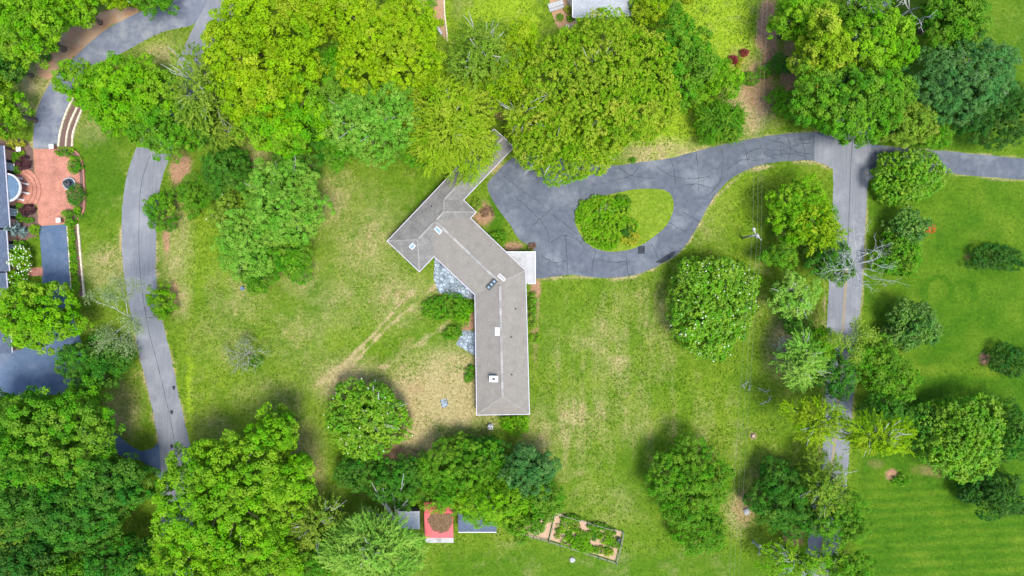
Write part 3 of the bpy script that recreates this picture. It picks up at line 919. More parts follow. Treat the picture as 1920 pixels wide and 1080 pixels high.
def skylight(px, py, w, h, ang, fr, gl, z=.14, panes=1, inset=.09):
    m = roof_part(px, py, math.radians(ang))
    f = MB().box(-w / 2, w / 2, -h / 2, h / 2, -.05, z).build('skylight', fr, house)
    f.matrix_local = m
    step = w / panes
    for k in range(panes):
        x0 = -w / 2 + k * step
        MB().box(x0 + inset, x0 + step - inset, -h / 2 + inset * 1.2, h / 2 - inset * 1.2, z - .02, z + .02).build('pane', gl, f)
skylight(822, 431.5, 1.25, .75, -43, white_p, glass_m)
skylight(773.5, 461.5, .95, .75, 45, white_p, glass_m)
skylight(933, 621.5, .85, 1.35, 0, white_p, metal_g)
skylight(940.5, 520.5, 1.35, .6, -42, white_p, porch_m, z=.10)
skylight(922.5, 532.5, 2.1, .85, 46, metal_d, glass_m, z=.32, panes=3, inset=.19)
for px, py in [(967, 579), (958.5, 632), (959.5, 702.5), (809.5, 386.5)]:
    o = MB().lathe([(.16, -.1), (.13, .02), (.10, .05), (.09, .35), (.0, .36)], 10).build('vent_pipe', metal_d, house, True)
    o.matrix_local = Matrix.Translation(on_roof(px, py)[0])
p = on_roof(926, 709)[0]
ch = MB().box(-.62, .62, -.42, .42, -.3, .95).build('chimney', porch_m, house)
ch.location = p
o = MB().box(-.7, .7, -.5, .5, .95, 1.05).build('chimney_cap', white_p, ch)
o = MB().box(-.22, .22, -.18, .18, 1.05, 1.2).build('flue', metal_d, ch)
# flat porch roof
def flat(px0, py0, px1, py1, z):
    a, b = P(px0, py0, z), P(px1, py1, z)
    return min(a.x, b.x), max(a.x, b.x), min(a.y, b.y), max(a.y, b.y)
x0, x1, y0, y1 = flat(944, 472.5, 1003.5, 531.5, 2.75)
pc = house.location
pr = MB().box(x0 - pc.x, x1 - pc.x, y0 - pc.y, y1 - pc.y, 2.45, 2.70).build('porch_roof', porch_m, house)
e = MB()
e.box(x0 - pc.x - .02, x1 - pc.x + .08, y1 - pc.y - .05, y1 - pc.y + .09, 2.44, 2.78).box(x1 - pc.x - .05, x1 - pc.x + .09, y0 - pc.y - .09, y1 - pc.y - .05, 2.441, 2.779).box(x0 + 4.0 - pc.x, x1 - pc.x - .05, y0 - pc.y - .09, y0 - pc.y + .05, 2.442, 2.778)
e.build('porch_gutter', metal_g, pr)
for k in range(1, 4):
    xx = x0 + 1.6 + k * .95 - pc.x
    MB().box(xx - .02, xx + .02, y0 - pc.y + .06, y1 - pc.y - .06, 2.70, 2.715).build('roof_seam', porch_m, pr)
for yy in (y0 + .25, (y0 + y1) / 2, y1 - .25):
    MB().box(x1 - .35 - pc.x, x1 - .17 - pc.x, yy - .09 - pc.y, yy + .09 - pc.y, 0, 2.45).build('porch_post', white_p, pr)
porch_floor = struct(sheet('porch_floor', [(x0 + 3, y0), (x1, y0), (x1, y1), (x0 + 3, y1)], .10, porch_m, thick=.09))

# condenser beside the south end
c = P(919.5, 799)
ac = thing('air_conditioner', 'small white air conditioning unit standing below the south end of the house', 'air conditioner', c)
MB().box(-.5, .5, -.5, .5, 0, .08).build('base_pad', porch_m, ac)
MB().lathe([(.42, .08), (.44, .12), (.44, .85), (.40, .9), (.36, .9)], 16).build('casing', white_p, ac, True)
MB().lathe([(.36, .86), (.0, .86)], 16).build('fan_opening', metal_d, ac)
for k in range(3):
    o = MB().box(.05, .34, -.07, .07, .875, .89).build('fan_blade', white_p, ac); o.rotation_euler = (0, 0, k * 2.09 + .4)
c = P(794, 381)
bb = thing('rain_barrel', 'dark blue barrel at the north-west wall of the long house', 'barrel', c + Vector((0, .0, 0)))
MB().lathe([(.26, 0), (.33, .25), (.34, .5), (.28, .9), (.0, .9)], 14).build('body', soffit, bb, True)
MB().lathe([(.29, .88), (.29, .95), (.0, .96)], 14).build('lid', metal_d, bb)

# ------------------------------------------------------------------ the estate house at the left edge
TH = math.asin(.0745)
e0 = P(6.5, 273, 3.2); e0.z = 0
est = thing('brick_estate_house', 'brick house with blue-grey roof and rounded porch at the left edge', 'house', e0, TH)
def gable(parent, y0, y1, xe, depth, ze, rise, tag_=None):
    """roof block in the house frame: eave at x = xe, running from y0 down to y1"""
    slab('roof_slope', [(xe, y1, ze), (xe, y0, ze), (xe - depth, y0, ze + rise), (xe - depth, y1, ze + rise)], shingle_blue, parent)
    slab('roof_slope', [(xe - 2 * depth, y0, ze), (xe - 2 * depth, y1, ze), (xe - depth, y1, ze + rise), (xe - depth, y0, ze + rise)], shingle_blue, parent)
    MB().box(xe + .01, xe + .14, y1, y0, ze - .14, ze + .02).build('gutter', gutter_m, parent)
    for yy, s in ((y0 - .3, 1), (y1 + .3, -1)):
        a = [(xe - .4, yy, 0), (xe - 2 * depth + .4, yy, 0), (xe - 2 * depth + .4, yy, ze - .1), (xe - depth, yy, ze + rise - .2), (xe - .4, yy, ze - .1)]
        b = [(q[0], q[1] - s * .2, q[2]) for q in a]
        n = 5
        uv = [(q[0], q[2]) for q in a + b]
        raw('gable_wall', a + b, [tuple(range(n)), tuple(range(n, 2 * n))[::-1]] + [(i, n + i, n + (i + 1) % n, (i + 1) % n) for i in range(n)], brick_wall, parent, uv=uv)
    xw = xe - .4
    v = [(xw, y1 + .5, 0), (xw, y0 - .5, 0), (xw, y0 - .5, ze - .13), (xw, y1 + .5, ze - .13), (xw - .2, y1 + .5, 0), (xw - .2, y0 - .5, 0), (xw - .2, y0 - .5, ze - .13), (xw - .2, y1 + .5, ze - .13)]
    raw('wall', v, [(0, 1, 2, 3), (7, 6, 5, 4), (0, 4, 5, 1), (1, 5, 6, 2), (2, 6, 7, 3), (3, 7, 4, 0)], brick_wall, parent, uv=[(q[1], q[2]) for q in v])
    return xw
def window(parent, xw, yc, w=1.15, z0=.75, z1=2.6, shutters=True):
    f = MB().box(xw, xw + .10, yc - w / 2, yc + w / 2, z0, z1).build('window', white_p, parent)
    nx_, nz_ = 2, 3
    for i in range(nx_):
        for j in range(nz_):
            y_0 = yc - w / 2 + .07 + i * (w - .10) / nx_
            z_0 = z0 + .07 + j * (z1 - z0 - .10) / nz_
            MB().box(xw + .085, xw + .112, y_0, y_0 + (w - .10) / nx_ - .05, z_0, z_0 + (z1 - z0 - .10) / nz_ - .05).build('pane', glass_m, f)
    MB().box(xw, xw + .2, yc - w / 2 - .08, yc + w / 2 + .08, z0 - .1, z0 - .003).build('sill', white_p, f)
    if shutters:
        for s in (-1, 1):
            yy = yc + s * (w / 2 + .30)
            MB().box(xw, xw + .07, yy - .26, yy + .26, z0, z1).build('shutter', shutter_m, parent)
xw = gable(est, 0, -13.5, 0, 6, 3.2, 2.6)
for py in (309, 396):
    yl = -(py - 273) * .0876
    window(est, xw, yl)
xw2 = gable(est, -13.75, -20.6, -.75, 5, 3.0, 2.0)
window(est, xw2, -16.6, 1.0)
xw3 = gable(est, -20.8, -34, -1.3, 5, 3.0, 2.0)
window(est, xw3, -23.4, 1.0)
# rounded porch: roof, trim, columns, steps
pyc = -(351 - 273) * .0876
po = MB().lathe([(0.0, 3.02), (1.2, 2.98), (2.15, 2.88)], 24, -math.pi / 2, math.pi / 2, (-.3, pyc)).build('porch_roof', soffit, est, True)
MB().lathe([(2.15, 2.60), (2.15, 2.90), (2.36, 2.92), (2.40, 2.62), (2.15, 2.60)], 28, -math.pi / 2, math.pi / 2, (-.3, pyc)).build('cornice', white_p, po)
MB().lathe([(0, 2.60), (2.15, 2.62)], 24, -math.pi / 2, math.pi / 2, (-.3, pyc)).build('porch_ceiling', white_p, po)
for an in (-62, -22, 22, 62):
    t = math.radians(an)
    MB().lathe([(.20, .42), (.20, .52), (.14, .55), (.12, 2.5), (.19, 2.53), (.19, 2.60)], 12, c=(-.3 + 2.05 * math.cos(t), pyc + 2.05 * math.sin(t))).build('column', white_p, po, True)
for k, (r, z0, z1) in enumerate([(3.9, .0, .14), (3.3, .14, .28), (2.7, .28, .42)]):
    MB().lathe([(r, z0), (r, z1), (0, z1)], 28, -math.pi / 2, math.pi / 2, (-.38, pyc)).build('step', brick_pave, est)

# fountain
c = P(132, 345)
fo = thing('fountain', 'round tiered stone fountain on the brick forecourt', 'fountain', c)
MB().lathe([(.0, .0), (1.05, .0), (1.08, .42), (.90, .45), (.88, .15), (0, .15)], 28).build('basin', stone_grey, fo, True)
MB().lathe([(.88, .34), (0, .34)], 28).build('water', glass_d, fo)
MB().lathe([(.26, .1), (.16, .3), (.12, .8), (.2, .9), (.55, 1.02), (.58, 1.08), (.5, 1.08), (.1, 1.0), (.09, 1.4), (.3, 1.5), (.3, 1.55), (.06, 1.5), (.05, 1.8), (0, 1.85)], 18).build('tiered_bowl', metal_d, fo, True)

def pillar(px, py, label):
    t = thing('gate_pillar', label, 'pillar', P(px, py), TH, 'brick gate pillars of the forecourt')
    MB().box(-.3, .3, -.3, .3, 0, 1.0).build('shaft', brick_pave, t)
    MB().box(-.38, .38, -.38, .38, 1.0, 1.12).build('cap', white_p, t)
pillar(104, 277, 'white capped brick pillar where the estate driveway meets the forecourt')
pillar(117, 414, 'white capped brick pillar at the lower corner of the forecourt')
pillar(43, 282, 'white capped brick pillar left of the forecourt beside the yellow bush')

# ------------------------------------------------------------------ house at the top edge
t0 = P(1130, 30, 3.0); t0.z = 0
nh = thing('grey_roofed_house', 'house with pale grey shingle roof cut by the top edge', 'house', t0, math.radians(2))
slab('roof_slope', [(-4.9, 0, 3), (4.9, 0, 3), (4.9, 6, 4.9), (-4.9, 6, 4.9)], shingle_grey, nh)
slab('roof_slope', [(4.9, 12, 3), (-4.9, 12, 3), (-4.9, 6, 4.9), (4.9, 6, 4.9)], shingle_grey, nh)
MB().box(-4.9, 4.9, -.14, -.01, 2.86, 3.02).build('gutter', gutter_m, nh)
MB().box(-4.4, 4.4, .5, 11.5, 0, 2.86).build('wall', wall_m, nh)
for s in (-1, 1):
    MB().bar((s * 4.96, 0, 2.98), (s * 4.96, 6, 4.88), .10, .2).build('bargeboard', metal_g, nh)
    raw('gable_wall', [(s * 4.3, .7, 2.87), (s * 4.3, 11.3, 2.87), (s * 4.3, 6, 4.6), (s * 4.2, .7, 2.87), (s * 4.2, 11.3, 2.87), (s * 4.2, 6, 4.6)], [(0, 1, 2), (5, 4, 3), (0, 3, 4, 1), (1, 4, 5, 2), (2, 5, 3, 0)], wall_m, nh)
for x in (-2.4, 2.4):
    w = MB().box(x - .6, x + .6, .42, .5, .9, 2.2).build('window', white_p, nh)
    MB().box(x - .52, x + .52, .40, .43, .98, 2.12).build('pane', glass_d, w)
o = thing('stone_steps', 'pale stone slab steps on the lawn beside the grey roofed house', 'steps', P(1043, 13), math.radians(18))
MB().box(-1.3, 1.3, -.55, .0, 0, .16).build('step', stone_grey, o)
MB().box(-1.3, 1.3, .01, .75, 0, .32).build('step', stone_grey, o)

# ------------------------------------------------------------------ sheds by the lower trees
def leaf_pile(name, pts_fn, n, mat, parent, size, seed):
    r = random.Random(seed)
    mb = MB()
    for _ in range(n):
        p = pts_fn(r)
        a = r.uniform(0, 6.28)
        s = size * r.uniform(.6, 1.3)
        d = Vector((math.cos(a), math.sin(a), r.uniform(-.3, .3))) * s
        b = Vector((-math.sin(a), math.cos(a), r.uniform(-.3, .3))) * s * .6
        mb.add([p - d, p - b, p + d, p + b], [(0, 1, 2, 3)])
    o = mb.build(name, mat, parent)
    at = o.data.attributes.new('tint', 'FLOAT', 'FACE')
    at.data.foreach_set('value', [r.random() for _ in range(n)])
    return o
c = P(823, 990, 2.8); c.z = 0
rs = thing('red_roofed_shed', 'shed with red metal roof and a pale lower strip under the trees', 'shed', c)
W2 = 2.35
slab('roof_slope', [(-W2, -1.75, 2.45), (W2, -1.75, 2.45), (W2, 2.6, 3.5), (-W2, 2.6, 3.5)], red_roof, rs, .06)
slab('roof_slope', [(W2, 4.2, 2.9), (-W2, 4.2, 2.9), (-W2, 2.61, 3.5), (W2, 2.61, 3.5)], red_roof, rs, .06)
o = slab('lower_roof_strip', [(-W2, -2.75, 1.95), (W2, -2.75, 1.95), (W2, -1.80, 2.33), (-W2, -1.80, 2.33)], porch_m, rs, .05)
o['label'] = 'pale grey lower strip of the red roof'
for k in range(13):
    x = -W2 + .12 + k * (2 * W2 - .24) / 12
    MB().bar((x, -1.75, 2.465), (x, 2.58, 3.51), .05, .05).build('roof_rib', red_roof, rs)
MB().box(-W2 + .2, W2 - .2, -1.7, 4.0, 0, 2.35).build('wall', red_roof, rs)
MB().box(-W2 + .1, W2 - .1, -2.68, -2.6, 0, 1.9).build('front_wall', white_p, rs)
def litter(r):
    while True:
        x, y = r.uniform(-1.9, 2.25), r.uniform(-1.3, 2.55)
        e = ((x - .35) / 1.85) ** 2 + ((y - 1.45) / 2.1) ** 2 + .28 * math.sin(3.1 * x + 1) * math.cos(2.3 * y) + r.uniform(-.22, .22)
        if e < 1:
            return Vector((x, y, 2.45 + (y + 1.75) * .2414 + .04 + r.random() * .10))
lp = leaf_pile('fallen_leaves', litter, 3200, LEAF['brown'], None, .10, 9)
lp.location = c
lp['kind'] = 'stuff'
tag(lp, 'brown fallen leaves heaped on the red shed roof', 'leaves')
c = P(895, 985, 2.7); c.z = 0
ds = thing('dark_roofed_shed', 'small shed with dark blue shingle roof beside the red roofed shed', 'shed', c)
slab('roof_slope', [(-3.15, -1.2, 2.35), (3.15, -1.2, 2.35), (3.15, 1.0, 3.1), (-3.15, 1.0, 3.1)], shingle_blue, ds, .08)
slab('roof_slope', [(3.15, 3.2, 2.35), (-3.15, 3.2, 2.35), (-3.15, 1.01, 3.1), (3.15, 1.01, 3.1)], shingle_blue, ds, .08)
MB().box(-3.15, 3.15, -1.32, -1.21, 2.24, 2.37).build('fascia', white_p, ds)
MB().box(-2.9, 2.9, -.95, 2.95, 0, 2.3).build('wall', wall_m, ds)
for s in (-1, 1):
    raw('gable_wall', [(s * 2.9, -.95, 2.31), (s * 2.9, 2.95, 2.31), (s * 2.9, 1, 2.98), (s * 2.8, -.95, 2.31), (s * 2.8, 2.95, 2.31), (s * 2.8, 1, 2.98)], [(0, 1, 2), (5, 4, 3), (0, 3, 4, 1), (1, 4, 5, 2), (2, 5, 3, 0)], wall_m, ds)
c = P(767, 976, 2.4); c.z = 0
gs = thing('grey_metal_shed', 'small shed with weathered grey metal roof behind the pale pine', 'shed', c)
slab('roof_slope', [(-1.75, -1.5, 2.15), (1.75, -1.5, 2.15), (1.75, 1.6, 2.6), (-1.75, 1.6, 2.6)], metal_g, gs, .05)
for k in range(9):
    x = -1.65 + k * 3.3 / 8
    MB().bar((x, -1.5, 2.165), (x, 1.58, 2.61), .05, .04).build('roof_rib', metal_g, gs)
MB().box(-1.55, 1.55, -1.3, 1.4, 0, 2.1).build('wall', fence_m, gs)

# ------------------------------------------------------------------ vegetable garden fence
def fence(px, label, rails=(.4, 1.0), every=1.7, rad=.05):
    pts = [Vector((*q, 0)) for q in pxs(px)]
    t = thing('garden_fence', label, 'fence', pts[0], group='fence runs of the vegetable garden')
    for a, b in zip(pts[:-1], pts[1:]):
        k = max(1, round((b - a).length / every))
        for i in range(k + 1):
            q = a.lerp(b, i / k) - pts[0]
            MB().tube([q, q + Vector((0, 0, 1.3))], [rad, rad * .9], 6).build('post', fence_m, t)
        for z in rails:
            MB().bar(a - pts[0] + Vector((0, 0, z)), b - pts[0] + Vector((0, 0, z)), .05, .08).build('rail', fence_m, t)
fence([(1040, 960), (1100, 977), (1168, 996)], 'grey wooden fence along the upper side of the vegetable garden')
fence([(1168.5, 997), (1164, 1020), (1155, 1053)], 'grey wooden fence at the right end of the vegetable garden')
fence([(1154, 1053.5), (1090, 1033), (1030, 1014)], 'grey wooden fence along the lower side of the vegetable garden', rails=(.3, .7))
fence([(1041, 962), (1035, 988), (1029.5, 1012)], 'grey wooden fence between the large and the small garden plot', rails=(.3, .7))
fence([(1028, 1013), (1000, 1006), (974, 1000)], 'grey wooden fence along the lower side of the small garden plot', rails=(.3, .7))
# stump seats, barrel and chair
for px, py, lb in [(1108, 1031, 'pale tree stump in the vegetable garden, left of two'), (1124.5, 1034, 'pale tree stump in the vegetable garden, right of two')]:
    t = thing('tree_stump', lb, 'stump', P(px, py))
    MB().lathe([(.40, 0), (.36, .1), (.34, .4)], 14).build('bark_side', bark, t)
    MB().lathe([(.34, .4), (.0, .405)], 14).build('cut_face', wood_cut, t)
t = thing('garden_barrel', 'dark barrel in the right corner of the vegetable garden', 'barrel', P(1160, 1011))
MB().lathe([(.34, 0), (.42, .35), (.36, .8), (.30, .8), (.30, .6), (0, .6)], 14).build('body', metal_d, t, True)
MB().lathe([(.43, .33), (.44, .36), (.43, .40)], 14).build('hoop', metal_g, t)
t = thing('tree_stump', 'cut tree stump inside a ring of bare soil on the right lawn', 'stump', P(1412, 817))
MB().lathe([(.5, 0), (.34, .12), (.3, .3)], 12).build('bark_side', bark, t)
MB().lathe([(.3, .3), (0, .31)], 12).build('cut_face', wood_cut, t)

def rock(px, py, r, label, mat=stone_grey, seed=0, group=None):
    rr = random.Random(seed + int(px))
    bm = bmesh.new()
    bmesh.ops.create_icosphere(bm, subdivisions=2, radius=r)
    for v in bm.verts:
        v.co *= rr.uniform(.82, 1.12)
        v.co.z = max(v.co.z * .62, -r * .2)
        v.co.z += r * .2
    me = bpy.data.meshes.new('rock')
    bm.to_mesh(me); bm.free()
    o = link('rock', me, mat)
    o.location = P(px, py)
    return tag(o, label, 'rock', group)
rock(1400, 958, .6, 'grey boulder in the bare soil near the lower power line')
rock(862, 834, .32, 'pale rock at the edge of the dark shrubs below the dry grass')
rock(1064, 51, .45, 'white rock in the planted bed beside the grey roofed house', white_p)
rock(245, 526, .25, 'small pale rock on the strip of lawn left of the curved lane', stone_grey)
rock(1073, 1049, .5, 'pale rock on the lawn below the vegetable garden', stone_grey)
for i, (px, py) in enumerate([(1072, 46), (1058, 56), (1080, 40)]):
    rock(px, py, .28, 'small grey rock edging the bed beside the grey roofed house', group='rocks edging the bed at the top edge')

# ------------------------------------------------------------------ foliage
def unit(a):
    return a / np.maximum(np.linalg.norm(a, axis=-1, keepdims=True), 1e-9)

def sphere_dirs(n, r, zmin=-.45):
    i = np.arange(n) + .5
    z = 1 - (1 - zmin) * i / n
    ph = i * 2.399963 + r.uniform(0, 6.28)
    s = np.sqrt(np.clip(1 - z * z, 0, 1))
    d = np.stack([s * np.cos(ph), s * np.sin(ph), z], 1)
    return unit(d + r.normal(0, .9 / math.sqrt(n) + .02, d.shape))

class Waves:
    """smooth random function on directions, used for lobes and gaps of a crown"""
    def __init__(s, r, k=7, f=3.0):
        s.k = r.normal(0, f, (k, 3))
        s.p = r.uniform(0, 6.28, k)
    def __call__(s, d):
        return np.sin(d @ s.k.T + s.p).sum(1) / math.sqrt(len(s.p)) * .9

STY = {
    # clump radius, leaves per clump, leaf length and width, density, large lobes, gaps, spread along a spray, radius of the boughs' bunches (lr) and how far they stand out (la)
    'broad':  dict(rc=.62, K=56, L=.31, W=.23, dens=1.55, amp=.18, gap=-.85, spray=0, up=.4, lr=1.35, la=1.0),
    'big':    dict(rc=.70, K=62, L=.33, W=.25, dens=1.5, amp=.19, gap=-.85, spray=0, up=.4, lr=1.5, la=1.25),
    'puff':   dict(rc=.50, K=36, L=.31, W=.25, dens=1.8, amp=.06, gap=-1.6, spray=0, up=.35, lr=.85, la=.8),
    'fine':   dict(rc=.48, K=44, L=.23, W=.16, dens=1.75, amp=.20, gap=-.95, spray=.0, up=.4, lr=1.05, la=.8),
    'loose':  dict(rc=.58, K=36, L=.26, W=.16, dens=1.35, amp=.22, gap=-.7, spray=.9, up=.4, lr=1.2, la=.7),
    'rosette': dict(rc=.36, K=15, L=.36, W=.19, dens=1.8, amp=.13, gap=-1.3, spray=0, up=.25, lr=.85, la=.6),
    'rosefine': dict(rc=.36, K=16, L=.30, W=.18, dens=1.8, amp=.16, gap=-1.2, spray=0, up=.3, lr=.95, la=.65),
    'spray':  dict(rc=.42, K=36, L=.30, W=.11, dens=1.7, amp=.18, gap=-1.0, spray=1.2, up=.3, lr=1.2, la=.8),
    'wisp':   dict(rc=.42, K=24, L=.28, W=.11, dens=1.05, amp=.25, gap=-.25, spray=1.5, up=.3, lr=1.2, la=.6),
    'shrub':  dict(rc=.30, K=30, L=.18, W=.12, dens=1.8, amp=.12, gap=-1.6, spray=0, up=.4, lr=.55, la=.22),
    'hedge':  dict(rc=.20, K=24, L=.13, W=.10, dens=2.0, amp=.05, gap=-3, spray=0, up=.3, lr=.4, la=.08),
}

def leaves_from(pos, nrm, tan, L, W, fold=.18):
    """one small pointed leaf face per position"""
    b = np.cross(nrm, tan)
    Lh, Wh = (L / 2)[:, None], (W / 2)[:, None]
    return np.stack([pos + tan * Lh, pos - tan * Lh * .8 + b * Wh, pos - tan * Lh * .8 - b * Wh], 1)

def crown_leaves(blobs, st, r, inner=True):
    V, T, C, Hh = [], [], [], []
    for bi, (cx, cy, cz, rx, ry, rz) in enumerate(blobs):
        c = np.array([cx, cy, cz]); R = np.array([rx, ry, rz])
        area = 4 * math.pi * (((rx * ry) ** 1.6 + (rx * rz) ** 1.6 + (ry * rz) ** 1.6) / 3) ** (1 / 1.6) * .72
        n = max(14, int(st['dens'] * area / (math.pi * st['rc'] ** 2)))
        d = sphere_dirs(n, r)
        w1, w2, w3 = Waves(r, 7, 2.6), Waves(r, 9, 5.0), Waves(r, 6, 9.0)
        # bunches on the boughs: rounded lumps with creases between them
        nl = max(5, int(area / (math.pi * st['lr'] ** 2) * 1.15))
        ld = sphere_dirs(nl, r)
        ld = unit(ld + r.normal(0, .55 / math.sqrt(nl), ld.shape))
        near = np.zeros(n, int); dist = np.full(n, 1e9)
        for s0 in range(0, n, 4000):
            dd = 1 - d[s0:s0 + 4000] @ ld.T
            near[s0:s0 + 4000] = dd.argmin(1)
            dist[s0:s0 + 4000] = dd.min(1)
        Rm = (rx * ry * rz) ** (1 / 3)
        dn = np.sqrt(2 * np.maximum(dist, 0)) * Rm / st['lr']
        lh = r.normal(0, .38, nl)
        bump = st['la'] * (np.clip(1 - dn ** 2, -.6, 1) - .55 + lh[near])
        keep = ((w2(d) > st['gap']) | (r.random(n) < .2)) & ((dn < 1.02) | (r.random(n) < .35))
        rad = 1 + st['amp'] * w1(d) + bump / Rm
        d, rad, near = d[keep], rad[keep], near[keep]
        n = len(d)
        depth = 1 - .16 * r.random(n) ** 2
        cc = c + d * R * (rad * depth)[:, None]
        cn = unit(unit(d / R) + np.array([0, 0, st['up']]) + unit(d - ld[near]) * .55)
        # clumps buried inside another part of the same crown are left out
        out = np.ones(n, bool)
        for bj, ob in enumerate(blobs):
            if bj != bi:
                out &= (((cc - np.array(ob[:3])) / np.array(ob[3:])) ** 2).sum(1) > .66
        cc, cn, d, near = cc[out], cn[out], d[out], near[out]
        n = len(d)
        if n == 0:
            continue
        C.append(cc)
        size = r.uniform(.6, 1.35, n)
        lt = r.normal(0, .17, nl)
        lhue = np.clip(r.normal(.45, .22, nl), 0, 1)
        wh = Waves(r, 5, 1.6)
        ch = np.clip(lhue[near] + .16 * wh(d) + r.normal(0, .1, n), 0, 1)
        ct = np.clip(r.normal(.5, .12, n) + lt[near] + .08 * w3(d), 0, 1)
        K = st['K']
        idx = np.repeat(np.arange(n), K)
        m = len(idx)
        q = unit(r.normal(0, 1, (m, 3)) + cn[idx] * .85)
        rr = (.45 + .6 * np.sqrt(r.random(m))) * st['rc'] * size[idx]
        pos = cc[idx] + q * rr[:, None]
        tan0 = r.normal(0, 1, (m, 3))
        if st['spray']:
            ax = unit(np.stack([d[:, 0], d[:, 1], d[:, 2] * .5 - .12], 1) + r.normal(0, .28, (n, 3)))
            s = r.random(m)
            side = r.normal(0, 1, (m, 3)) * (st['rc'] * .42 * (1.1 - s))[:, None] * np.array([1, 1, .45])
            pos = cc[idx] + ax[idx] * ((s - .45) * st['spray'] * 1.4 * size[idx])[:, None] + side
            pos[:, 2] -= s * s * .25
            tan0 = ax[idx] * 1.5 + r.normal(0, .6, (m, 3))
            q = unit(cn[idx] + r.normal(0, .45, (m, 3)))
        nn = unit(q * .8 + np.array([0, 0, .55]) + r.normal(0, .38, (m, 3)))
        tan = unit(tan0 - nn * (tan0 * nn).sum(1, keepdims=True))
        ls = r.uniform(.7, 1.3, m)
        V.append(leaves_from(pos, nn, tan, st['L'] * ls, st['W'] * ls))
        T.append(np.clip(.66 * ct[idx] + .34 * r.random(m) + r.normal(0, .05, m), 0, 1))
        Hh.append(np.clip(ch[idx] + r.normal(0, .10, m), 0, 1))
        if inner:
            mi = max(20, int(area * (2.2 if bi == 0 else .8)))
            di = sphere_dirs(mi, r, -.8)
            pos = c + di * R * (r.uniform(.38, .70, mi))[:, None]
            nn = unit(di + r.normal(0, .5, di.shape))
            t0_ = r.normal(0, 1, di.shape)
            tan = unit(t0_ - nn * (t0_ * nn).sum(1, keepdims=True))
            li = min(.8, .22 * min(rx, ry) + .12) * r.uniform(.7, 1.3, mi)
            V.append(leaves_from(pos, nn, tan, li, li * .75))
            T.append(r.uniform(.1, .6, mi))  # darker tint for inner leaves: shade inside the crown put into the colour
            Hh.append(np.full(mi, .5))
    return np.concatenate(V), np.concatenate(T), np.concatenate(C), np.concatenate(Hh)

NLEAF = 0
def leaf_object(name, V, T, mat, parent, hue=None):
    global NLEAF
    NLEAF += len(V)
    me = np_mesh(name, V.reshape(-1, 3), np.arange(len(V) * 3).reshape(-1, 3))
    at = me.attributes.new('tint', 'FLOAT', 'FACE')
    at.data.foreach_set('value', T.astype(np.float32))
    ah = me.attributes.new('hue', 'FLOAT', 'FACE')
    ah.data.foreach_set('value', (np.full(len(V), .5) if hue is None else hue).astype(np.float32))
    return link(name, me, mat, parent)

def limb_mesh(base_z, targets, r0, r, trunk_top, mat, parent, name='limb'):
    mb = MB()
    for q in targets:
        q = Vector(q)
        s = Vector((0, 0, base_z + (trunk_top - base_z) * r.uniform(.35, 1)))
        mid = s.lerp(q, .5) + Vector((r.normal(0, .25), r.normal(0, .25), .35))
        mb.tube([s, mid, q], [r0, r0 * .55, r0 * .15], 5)
    return mb.build(name, mat, parent, True)

